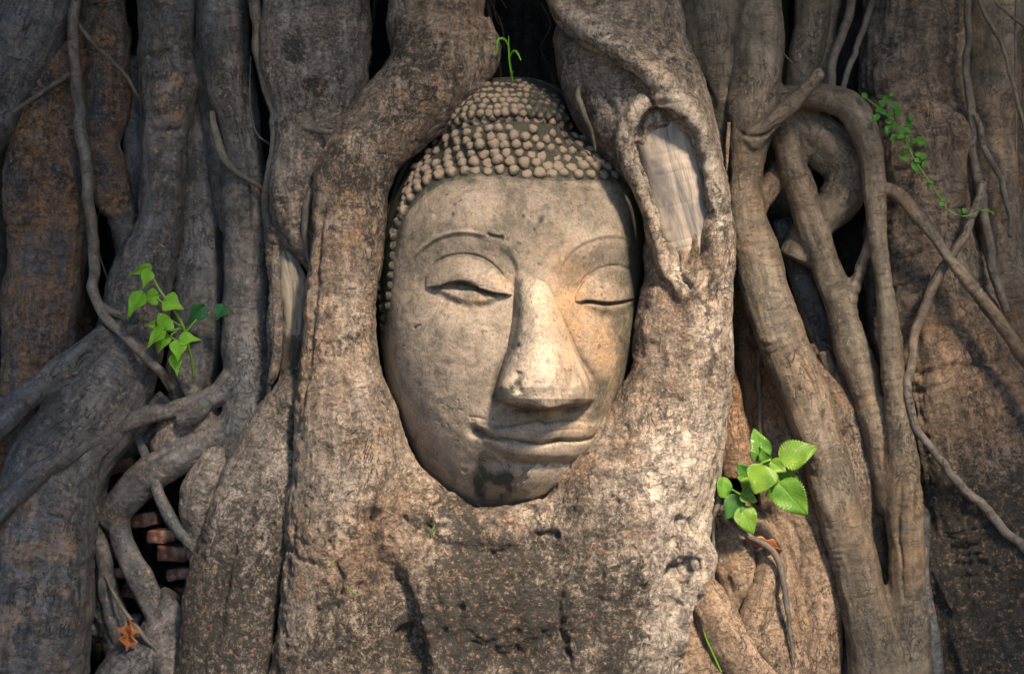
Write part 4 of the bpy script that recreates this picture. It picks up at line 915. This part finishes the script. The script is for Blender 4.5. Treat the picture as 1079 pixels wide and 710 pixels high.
thin('vine', [(1034, 190, -30, 5), (1026, 232, -26, 5), (1004, 266, -18, 5), (988, 294, -14, 5.5), (968, 340, -12, 5.5), (958, 396, -10, 5), (960, 438, -10, 4.5), (976, 466, -12, 4.5), (1010, 506, -8, 5), (1046, 544, -6, 5), (1090, 586, -4, 5), (1140, 620, 0, 5)], v,
     'dark snaking creeper that curves down over the massive old root on the right', group=G)
thin('vine', [(1020, -60, -60, 4), (1020, 60, -58, 4), (1026, 140, -56, 5), (1036, 220, -56, 5), (1048, 290, -56, 5), (1060, 330, -60, 4)], v, 'upright brown creeper stem just left of the right edge root', group=G,
     extra=[[(1028, 120, -50, 3), (1040, 160, -46, 3.4), (1054, 190, -46, 3.4), (1062, 220, -46, 3), (1064, 250, -50, 2)]])
thin('vine', [(1026, -60, -20, 2.4), (1032, 0, -20, 2.4), (1058, 50, -18, 2.4), (1068, 90, -18, 2.2), (1084, 150, -18, 2.2), (1100, 200, -20, 2)], v, 'dark wiry creeper curving across the top right corner', group=G,
     extra=[[(1040, -8, -16, 1.6), (1062, 14, -14, 1.8), (1100, 44, -14, 1.8)], [(1070, -40, -18, 1), (1070, 60, -18, 1), (1071, 160, -20, 1)]])
thin('vine', [(812, 40, -40, .9), (830, 62, -30, .9), (852, 84, -20, .8)], v, 'hair thin rootlet over the dark gap beside the broken stub', group=G)
thin('vine', [(768, 130, -20, 1.8), (767, 155, -18, 2.2), (765, 180, -20, 1)], M['tan'], 'short dry twig hanging against the lattice stem right of the wound', group=G)
thin('vine', [(762, 400, -10, 1.5), (760, 470, -6, 2), (757, 505, 0, 3), (757, 520, 2, 4.5), (755, 534, 2, 3.5), (752, 560, 0, 2), (751, 620, -4, 1.6)], v, 'thin knotted rootlet hanging beside the pale right trunk edge', group=G)
thin('vine', [(804, 362, -60, 2.4), (799, 390, -58, 2.4), (800, 430, -58, 2.4), (799, 470, -60, 2)], v, 'short straight rootlet above the serrated leaf plant', group=G)
thin('vine', [(757, 530, -4, 2.5), (768, 552, 8, 3), (792, 566, 12, 3.2), (812, 580, 20, 3.4), (824, 604, 24, 3.4), (830, 640, 26, 3), (833, 664, 26, 2), (836, 700, 24, 1.2)], v, 'bent creeper arching over the tan roots below the serrated leaf plant', group=G)
thin('vine', [(612, 86, 60, 1), (608, 100, 60, 3), (614, 120, 60, 3), (622, 140, 52, 2), (626, 160, 44, 1.5)], v, 'small rootlet curling beside the topknot of the stone head', group=G)

# ------------------------------------------------------------------ leaves
def leafmat(name, c1, c2, vein, spots=0.0):
    s = NT(name); uv = s.attr('leafuv', 'Vector')
    sp = s.n('ShaderNodeSeparateXYZ'); s.l(uv, sp.inputs[0]); u, v_ = sp.outputs[0], sp.outputs[1]
    g = s.n('ShaderNodeTexCoord').outputs['Object']
    au = s.math('ABSOLUTE', u)
    ph = s.math('SUBTRACT', v_, s.math('MULTIPLY', au, .55))
    sv = s.math('ABSOLUTE', s.math('SINE', s.math('MULTIPLY', ph, 22.0)))
    veins = s.math('MAXIMUM', s.ramp(sv, [(.04, 1.), (.22, 0.)]), s.ramp(au, [(.02, 1.), (.06, 0.)]))
    n1 = s.noise(g, 28, 5, .7)
    c = s.mix(s.ramp(n1, [(.35, 0.), (.65, 1.)]), c1, c2)
    c = s.mix(s.math('MULTIPLY', veins, .55), c, vein)
    if spots: c = s.mix(s.math('MULTIPLY', s.ramp(s.noise(g, 90, 3, .7, 1.), [(.60, 0.), (.66, 1.)]), spots), c, (.55, .55, .38))
    s.l(c, s.b.inputs['Base Color']); s.b.inputs['Roughness'].default_value = .42; s.b.inputs['Specular IOR Level'].default_value = .4
    bp = s.n('ShaderNodeBump', Strength=.6, Distance=.0012); bp.invert = True; s.l(s.math('ADD', veins, s.math('MULTIPLY', n1, .5)), bp.inputs['Height']); s.l(bp.outputs[0], s.b.inputs['Normal'])
    tr = s.n('ShaderNodeBsdfTranslucent'); s.l(c, tr.inputs[0]); mx = s.n('ShaderNodeMixShader'); mx.inputs[0].default_value = .35
    s.l(s.b.outputs[0], mx.inputs[1]); s.l(tr.outputs[0], mx.inputs[2]); s.l(mx.outputs[0], s.out.inputs[0])
    return s.m
M['leaf'] = leafmat('leaf_serrated', (.055, .17, .02), (.16, .34, .035), (.20, .42, .08))
M['leafb'] = leafmat('leaf_yellow_green', (.09, .22, .02), (.19, .35, .035), (.22, .38, .08), .3)
M['leafc'] = leafmat('leaf_deep_green', (.03, .12, .02), (.07, .20, .03), (.12, .28, .06))
M['leafspot'] = leafmat('leaf_spotted', (.07, .20, .03), (.13, .30, .04), (.22, .42, .10), .9)
M['heart'] = leafmat('leaf_heart', (.12, .34, .015), (.20, .46, .03), (.30, .52, .08))
M['heartdark'] = leafmat('leaf_heart_dark', (.015, .10, .03), (.02, .14, .04), (.03, .18, .06))
M['small'] = leafmat('leaf_small', (.06, .22, .025), (.10, .32, .04), (.14, .34, .06))
M['dry'] = leafmat('leaf_dry', (.28, .10, .035), (.42, .17, .07), (.20, .08, .03))
s = NT('green_stem'); s.b.inputs['Base Color'].default_value = (.10, .22, .03, 1); s.b.inputs['Roughness'].default_value = .5; M['stem'] = s.m

def leaf(parent, base, tip, wid, mat, kind='ovate', tilt=0.0, fold=.18, curl=.15, name='leaf', label=None, serr=.0):
    """base / tip: (px, py, d). tilt turns the blade about its midrib."""
    b = np.array(to_model(*[np.array([float(c)]) for c in base]))[0]; t = np.array(to_model(*[np.array([float(c)]) for c in tip]))[0]
    ax = t-b; L = np.linalg.norm(ax); ax /= L
    nrm = np.array([0, -1.0, .25]); nrm -= ax*nrm.dot(ax); nrm /= np.linalg.norm(nrm)
    sd_ = np.cross(ax, nrm); c, s_ = math.cos(tilt), math.sin(tilt)
    sd2 = sd_*c+nrm*s_; nr2 = nrm*c-sd_*s_
    nu, nv = (17, 121) if serr else (15, 31)
    V = []; UV = []
    for i in range(nv):
        v = i/(nv-1.0)
        if kind == 'ovate': w_ = (math.sin(math.pi*v**.68)**.72)*(1.08-.30*v)
        elif kind == 'heart': w_ = (min(1, (v/.16))**.5)*(max(0, 1-v)**.85)*(1.05+.5*math.sin(math.pi*min(1, v*1.5)))*.86
        elif kind == 'round': w_ = math.sqrt(max(0, 1-(2*v-1)**2))
        elif kind == 'oak': w_ = (math.sin(math.pi*v**.8)**.7)*(.72+.32*math.cos(v*18))
        else: w_ = min(1, v*6)*(1-v)**.6
        if serr: w_ *= 1+serr*(((v*15) % 1)**.7-.5)*.55
        for j in range(nu):
            u = j/(nu-1.0)*2-1
            back = 0
            if kind == 'heart': back = -.10*L*abs(u)**1.2*math.exp(-(v/.12)**2)
            p = b+ax*(v*L+back)+sd2*u*w_*wid + nr2*(fold*abs(u)*w_*wid - curl*L*(v*v) + .035*L*math.sin(v*9+u*3)*abs(u))
            if kind == 'oak': p = p+nr2*.1*L*math.sin(v*7+u*4)
            V.append(p); UV.append((u, v, 0))
    F = []
    for i in range(nv-1):
        for j in range(nu-1):
            q = i*nu+j; F.append([q, q+1, q+nu+1, q+nu])
    V = np.array(V); nV = len(V); V = np.vstack([V, V-nr2*.35])          # a thin blade with two faces and an edge
    F2 = [[a_+nV for a_ in f[::-1]] for f in F]; ed = []
    rim = [j for j in range(nu)]+[i*nu+nu-1 for i in range(1, nv)]+[(nv-1)*nu+j for j in range(nu-2, -1, -1)]+[i*nu for i in range(nv-2, 0, -1)]
    for a_, b_ in zip(rim, rim[1:]+rim[:1]): ed.append([b_, a_, a_+nV, b_+nV])
    me = mesh_np(name, to_world(V), np.array(F+F2+ed)); add_attr(me, 'leafuv', UV+UV, True)
    return link_mesh(name, me, mat, parent, label)

# serrated leaf plant on the right
D = 30
pl = empty('leafy_plant', wpt(778, 540, -20), 'bright green seedling with serrated veined leaves sprouting between the roots right of the head', 'plant')
thin('stem', [(778, 545, -20, 2), (784, 515, 5, 2), (798, 492, 25, 1.8), (812, 484, 30, 1.4)], M['stem'], None, parent=pl,
     extra=[[(797, 494, 24, 1.6), (802, 478, 22, 1.3), (801, 470, 22, 1.2)], [(798, 492, 24, 1.3), (816, 486, 28, 1.2), (822, 484, 30, 1.1)], [(782, 522, 0, 1.5), (774, 518, 6, 1.3), (768, 514, 8, 1)], [(782, 520, 0, 1.4), (790, 505, 8, 1.2)], [(778, 530, 0, 1.4), (784, 536, 10, 1.1)]])
for (bx, by, tx, ty, w_, dz, tl, kd, mt) in [
        (803, 486, 797, 452, 11.5, 18, -.3, 'ovate', 'leafspot'), (808, 488, 803, 473, 6, 26, .3, 'ovate', 'leaf'), (822, 485, 860, 469, 14.5, 24, .2, 'ovate', 'leaf'),
        (812, 486, 828, 497, 7, 34, -.2, 'ovate', 'leaf'), (806, 490, 797, 520, 15, 42, .15, 'ovate', 'leaf'), (820, 508, 851, 543, 15.5, 34, -.2, 'ovate', 'leaf'),
        (812, 498, 841, 500, 11, 8, .5, 'ovate', 'leaf'), (822, 512, 808, 524, 9, 4, .5, 'ovate', 'leaf'), (790, 504, 778, 489, 8, 14, .3, 'ovate', 'leaf'), (790, 503, 787, 521, 8, 24, 0, 'ovate', 'leaf'),
        (762, 502, 764, 524, 8, 8, .4, 'round', 'leaf'), (779, 522, 765, 546, 10, 22, -.1, 'ovate', 'leaf'), (780, 520, 798, 527, 7, 26, .2, 'ovate', 'leaf'), (780, 534, 795, 562, 11, 26, .1, 'ovate', 'leaf'), (784, 506, 778, 503, 3, 22, .0, 'ovate', 'leaf')]:
    if mt == 'leaf': mt = {0: 'leaf', 1: 'leafb', 2: 'leaf', 3: 'leafc'}[int(tx+ty) % 4]
    leaf(pl, (bx, by, dz), (tx, ty, dz+6), w_*1.15, M[mt], kd, tl, serr=.28 if kd == 'ovate' else 0)

# heart leaved fig seedling on the left
pl = empty('seedling', wpt(190, 402, -60), 'young fig seedling with glowing heart shaped leaves in the dark gap on the left', 'plant')
thin('stem', [(204, 398, -40, 1.4), (196, 352, -10, 1.7), (190, 338, -6, 1.7), (180, 322, 0, 1.6), (168, 306, 2, 1.5), (158, 286, 2, 1.2)], M['stem'], None, parent=pl,
     extra=[[(180, 322, 0, 1.2), (170, 318, 2, 1.1), (165, 314, 4, 1)], [(192, 344, -6, 1), (184, 340, -2, 1), (178, 336, 0, .9)], [(192, 346, -8, 1), (182, 348, -2, 1), (172, 350, 0, .9)], [(190, 346, -8, 1), (180, 354, 0, 1.2), (186, 358, 2, 1)],
            [(196, 350, -14, .9), (208, 336, -30, .9), (222, 328, -34, .9)], [(218, 325, -34, .8), (208, 324, -36, .8)]])
for (bx, by, tx, ty, w_, dz, tl, kd, mt) in [
        (158, 281, 134, 291, 5, 4, .5, 'heart', 'heart'), (157, 286, 150, 304, 7, 8, .2, 'heart', 'heart'), (166, 312, 148, 316, 9, 2, .3, 'heart', 'heart'), (150, 310, 131, 335, 10, 10, -.2, 'heart', 'heart'),
        (174, 317, 194, 325, 11.5, 4, .2, 'heart', 'heart'), (178, 336, 163, 350, 11, 6, .2, 'heart', 'heart'), (172, 348, 152, 366, 8.5, 12, -.3, 'heart', 'heart'), (174, 352, 166, 373, 8, 0, .3, 'heart', 'heart'),
        (190, 358, 211, 356, 8.5, 8, .3, 'heart', 'heart'), (188, 360, 187, 382, 9, 12, .1, 'heart', 'heart'), (184, 374, 187, 397, 7, 2, .2, 'heart', 'heart'), (165, 342, 153, 343, 4, 2, .3, 'heart', 'heart'),
        (214, 323, 196, 344, 9.5, -30, .4, 'heart', 'heartdark'), (236, 323, 226, 338, 9, -30, -.1, 'heart', 'heartdark')]:
    leaf(pl, (bx, by, dz), (tx, ty, dz+3), w_, M[mt], kd, tl, fold=.3)

# small vine on the right trunk
pl = empty('climbing_plant', wpt(912, 104, -60), 'delicate trailing plant with tiny round green leaflets on the old root at the upper right', 'plant')
ST = [(908, 101, -30, 1), (930, 118, -20, 1), (950, 140, -16, .9), (962, 165, -14, .9), (978, 190, -14, .9), (988, 205, -16, .8), (1000, 222, -18, .8), (1018, 228, -18, .8), (1036, 222, -18, .8), (1048, 225, -18, .6)]
thin('stem', ST, M['stem'], None, parent=pl, seg=6)
rl = random.Random(3)
for (lx, ly, rr) in [(911, 101, 4), (934, 104, 5), (929, 110, 4), (926, 116, 4), (923, 124, 5), (932, 108, 4), (943, 112, 5), (938, 120, 4), (946, 119, 4.5), (931, 118, 4), (936, 128, 4), (936, 136, 5.5), (943, 132, 4), (950, 138, 4), (949, 144, 4), (942, 145, 5), (957, 130, 5), (956, 137, 4.5),
                     (957, 146, 4), (963, 149, 3.5), (955, 155, 4), (960, 160, 4), (952, 165, 6), (971, 149, 6), (968, 163, 4), (973, 165, 4), (967, 169, 4), (965, 176, 6), (974, 173, 4), (981, 192, 3), (978, 194, 3), (994, 210, 3), (992, 215, 3), (1013, 224, 3), (1016, 222, 3), (1040, 221, 2), (1034, 220, 2), (1046, 224, 2.2), (960, 125, 3.6), (940, 100, 3.6)]:
    a = rl.uniform(-2.8, .3); dz = rl.uniform(-18, -6)
    leaf(pl, (lx-rr*math.cos(a), ly-rr*math.sin(a), dz), (lx+rr*math.cos(a), ly+rr*math.sin(a), dz+rl.uniform(-2, 3)), rr*.72, M['small'], 'round', rl.uniform(-.5, .5), fold=.1)

# grass sprouts
def sprout(loc, label, blades):
    p = empty('grass_sprout', wpt(*loc), label, 'plant')
    for pts in blades:
        C = catmull(pts, 2); M3 = to_model(C[:, 0], C[:, 1], C[:, 2]); T = np.gradient(M3, axis=0); T /= np.linalg.norm(T, axis=1)[:, None]
        sdv = np.cross(T, np.array([0, -1., 0])); sdv /= np.linalg.norm(sdv, axis=1)[:, None]+1e-9
        W = C[:, 3:4]; V = np.vstack([M3-sdv*W, M3+np.array([0, .35, 0])*W+np.array([0, .3, 0]), M3+sdv*W, M3+np.array([0, 1.0, 0])]); n = len(M3)
        F = []
        for k in range(n-1):
            for r_ in range(4):
                a_, b_ = r_*n, ((r_+1) % 4)*n; F.append([a_+k, b_+k, b_+k+1, a_+k+1])
        me = mesh_np('blade', to_world(V), np.array(F)); add_attr(me, 'leafuv', np.zeros((len(V), 3))+.1, True); link_mesh('blade', me, M['heart'], p)
sprout((540, 84, 20), 'tiny bright grass sprout growing above the topknot of the stone head', [
    [(540, 86, 22, .9), (537, 66, 26, 1.0), (536, 50, 28, .8), (536, 38, 28, .3)], [(536, 50, 28, .9), (532, 42, 32, 1.1), (525, 42, 36, 1.3), (523, 57, 36, .4)],
    [(537, 60, 26, .9), (541, 54, 32, 1.1), (545, 56, 36, 1.2), (549, 64, 38, .3)], [(540, 86, 24, 1), (539, 78, 30, 1.2), (541, 75, 32, .3)]])
sprout((752, 700, 30), 'single green grass blade standing on the tan root at the lower right', [[(760, 708, 36, 1), (752, 690, 42, .9), (744, 672, 44, .7), (741, 662, 44, .2)]])
sprout((374, 640, 80), 'tiny pale grass blades stuck on the bark left of the dark crack', [[(366, 620, 84, .5), (373, 624, 90, .7), (380, 627, 88, .2)], [(346, 597, 84, .5), (350, 594, 88, .6), (353, 590, 88, .2)]])
sprout((454, 566, 70), 'tiny green blade in the bark fold under the left jaw', [[(453, 567, 70, .6), (455, 560, 76, .7), (458, 552, 78, .2)]])

# dry leaves
p = empty('dry_leaf', wpt(135, 680, -40), 'curled rust brown dry leaf lying on the dark roots at the lower left', 'leaf')
leaf(p, (139, 652, -34), (133, 686, -28), 13, M['dry'], 'oak', .2, fold=.2, curl=.1, name='blade')
p = empty('dry_leaf', wpt(800, 576, 0), 'torn papery brown leaf caught under the creeper on the tan root', 'leaf')
leaf(p, (786, 564, 8), (824, 580, 10), 9, M['dry'], 'oak', .5, fold=.3, curl=.05, name='blade')
p = empty('dry_leaf', wpt(838, 654, -10), 'small mauve brown dead leaf scrap beside the bent creeper at lower right', 'leaf')
leaf(p, (832, 648, 4), (842, 660, 6), 5, M['dry'], 'ovate', .3, name='blade')

# ------------------------------------------------------------------ bricks in the gap
def brickmat():
    s = NT('old_brick'); g = s.n('ShaderNodeTexCoord').outputs['Object']; n1 = s.noise(g, 35, 6, .7)
    c = s.ramp(n1, [(.38, (.035, .018, .015)), (.52, (.13, .048, .035)), (.64, (.24, .19, .16))])
    s.l(c, s.b.inputs['Base Color']); s.b.inputs['Roughness'].default_value = .9
    bp = s.n('ShaderNodeBump', Strength=1, Distance=.004); s.l(s.noise(g, 90, 6, .7), bp.inputs['Height']); s.l(bp.outputs[0], s.b.inputs['Normal']); return s.m
M['brick'] = brickmat()
def brick(px, py, d, w_, h_, rot, label):
    n = 13; V = []; 
    import itertools
    bm_v = {}; F = []
    def vid(a, b, c):
        k_ = (a, b, c)
        if k_ not in bm_v: bm_v[k_] = len(V); V.append([a/(n-1)-.5, b/(n-1)-.5, c/(n-1)-.5])
        return bm_v[k_]
    for a in range(n-1):
        for b in range(n-1):
            for (f, sd_) in ((0, 0), (0, 1), (1, 0), (1, 1), (2, 0), (2, 1)):
                e = (n-1)*sd_; q = [(a, b), (a+1, b), (a+1, b+1), (a, b+1)]
                if sd_: q = q[::-1]
                F.append([vid(*((e, s1, s2) if f == 0 else (s2, e, s1) if f == 1 else (s1, s2, e))) for s1, s2 in q])
    V = np.array(V); Vn = V/np.maximum((np.abs(V*2)**12).sum(1)**(1/12.0), .01)[:, None]   # rounded worn corners
    V = Vn*np.array([w_, w_*.8, h_]); V += 1.8*np.stack([fbm(V/9+px, 2, 1), fbm(V/11+px, 2, 2), fbm(V/11+px, 2, 3)], -1)*np.array([1.6, 1, 1])
    c, s_ = math.cos(rot), math.sin(rot); V = V@np.array([[c, 0, s_], [0, 1, 0], [-s_, 0, c]])
    me = mesh_np('brick', V*S, np.array(F)); o = bpy.data.objects.new('brick', me); me.materials.append(M['brick']); col.objects.link(o); o.location = wpt(px, py, d)
    set_props(o, label, 'brick', 'old bricks in the gaps between the left roots')
brick(153, 547, -104, 30, 15, .15, 'pale mossy ended red brick, topmost in the looped root gap at lower left')
brick(172, 564, -104, 32, 14, .05, 'greyish pink worn brick, second down in the looped root gap')
brick(183, 582, -98, 34, 16, -.05, 'reddest rounded brick, third down in the looped root gap')
brick(190, 604, -98, 28, 12, .1, 'orange brown brick chip at the bottom of the looped root gap')
brick(114, 580, -100, 36, 18, .1, 'dull red brick with green moss left of the small curved root')
brick(124, 602, -92, 32, 11, -.05, 'flat thin red brick with a pale edge below the mossy one')
brick(124, 490, -112, 42, 20, .1, 'dim red brick in the shaded gap above the looped root')
brick(130, 472, -116, 22, 14, -.3, 'pale grey stone brick above the dim red brick')
brick(92, 668, -110, 46, 14, .0, 'dark bluish brick deep in the lowest left gap')
for k_, (bx, by, bw) in enumerate([(150, 622, 40), (205, 624, 40), (100, 640, 44)]):
    brick(bx, by, -124, bw, 16, .09*k_-.1, ['shaded brick under the small curved root', 'shaded brick behind the foot of the looped root', 'shaded brick left of the wiry rootlet'][k_])
# the ruined wall the tree has swallowed
def wallmat():
    s = NT('ruin_wall_shaded'); g = s.n('ShaderNodeTexCoord').outputs['Object']
    m = s.n('ShaderNodeMapping'); m.inputs['Rotation'].default_value = (math.radians(90), 0, 0); s.l(g, m.inputs[0])
    b = s.n('ShaderNodeTexBrick'); b.inputs['Scale'].default_value = 7; s.l(m.outputs[0], b.inputs['Vector'])
    b.inputs['Color1'].default_value = (.05, .022, .016, 1); b.inputs['Color2'].default_value = (.03, .02, .016, 1); b.inputs['Mortar'].default_value = (.015, .014, .012, 1)  # near-black bricks: shade of the gaps put into the wall colour
    s.l(s.mix(s.ramp(s.noise(g, 8, 5, .6), [(.4, 0.), (.6, 1.)]), b.outputs[0], (.012, .014, .011)), s.b.inputs['Base Color']); s.b.inputs['Roughness'].default_value = .95
    bp = s.n('ShaderNodeBump', Strength=1, Distance=.012); s.l(s.math('SUBTRACT', s.noise(g, 30, 5, .7), b.outputs[1]), bp.inputs['Height']); s.l(bp.outputs[0], s.b.inputs['Normal']); return s.m
nx, nz = 120, 80
u, v_ = np.meshgrid(np.linspace(-1.8, 1.8, nx), np.linspace(0, 2.0, nz)); u, v_ = u.ravel(), v_.ravel()
ytop = .36+.02*fbm(np.stack([u*6, v_*6, u*0], -1), 4, 8)
i = np.arange(nz-1)[:, None]; j = np.arange(nx-1)[None, :]
Ff = np.stack([i*nx+j, i*nx+j+1, (i+1)*nx+j+1, (i+1)*nx+j], -1).reshape(-1, 4)
Vf = np.stack([u, ytop, v_], -1); Vb = np.stack([u, u*0+.75, v_], -1); n = nx*nz
rim = list(range(nx))+[k_*nx+nx-1 for k_ in range(1, nz)]+[(nz-1)*nx+k_ for k_ in range(nx-2, -1, -1)]+[k_*nx for k_ in range(nz-2, 0, -1)]
E = np.array([[b_, a_, a_+n, b_+n] for a_, b_ in zip(rim, rim[1:]+rim[:1])])
o = link_mesh('ruined_wall', mesh_np('ruined_wall', np.vstack([Vf, Vb]), np.vstack([Ff, Ff[:, ::-1]+n, E])), wallmat())
set_props(o, 'dark ruined brick wall swallowed behind the roots, seen only through the gaps', 'wall')
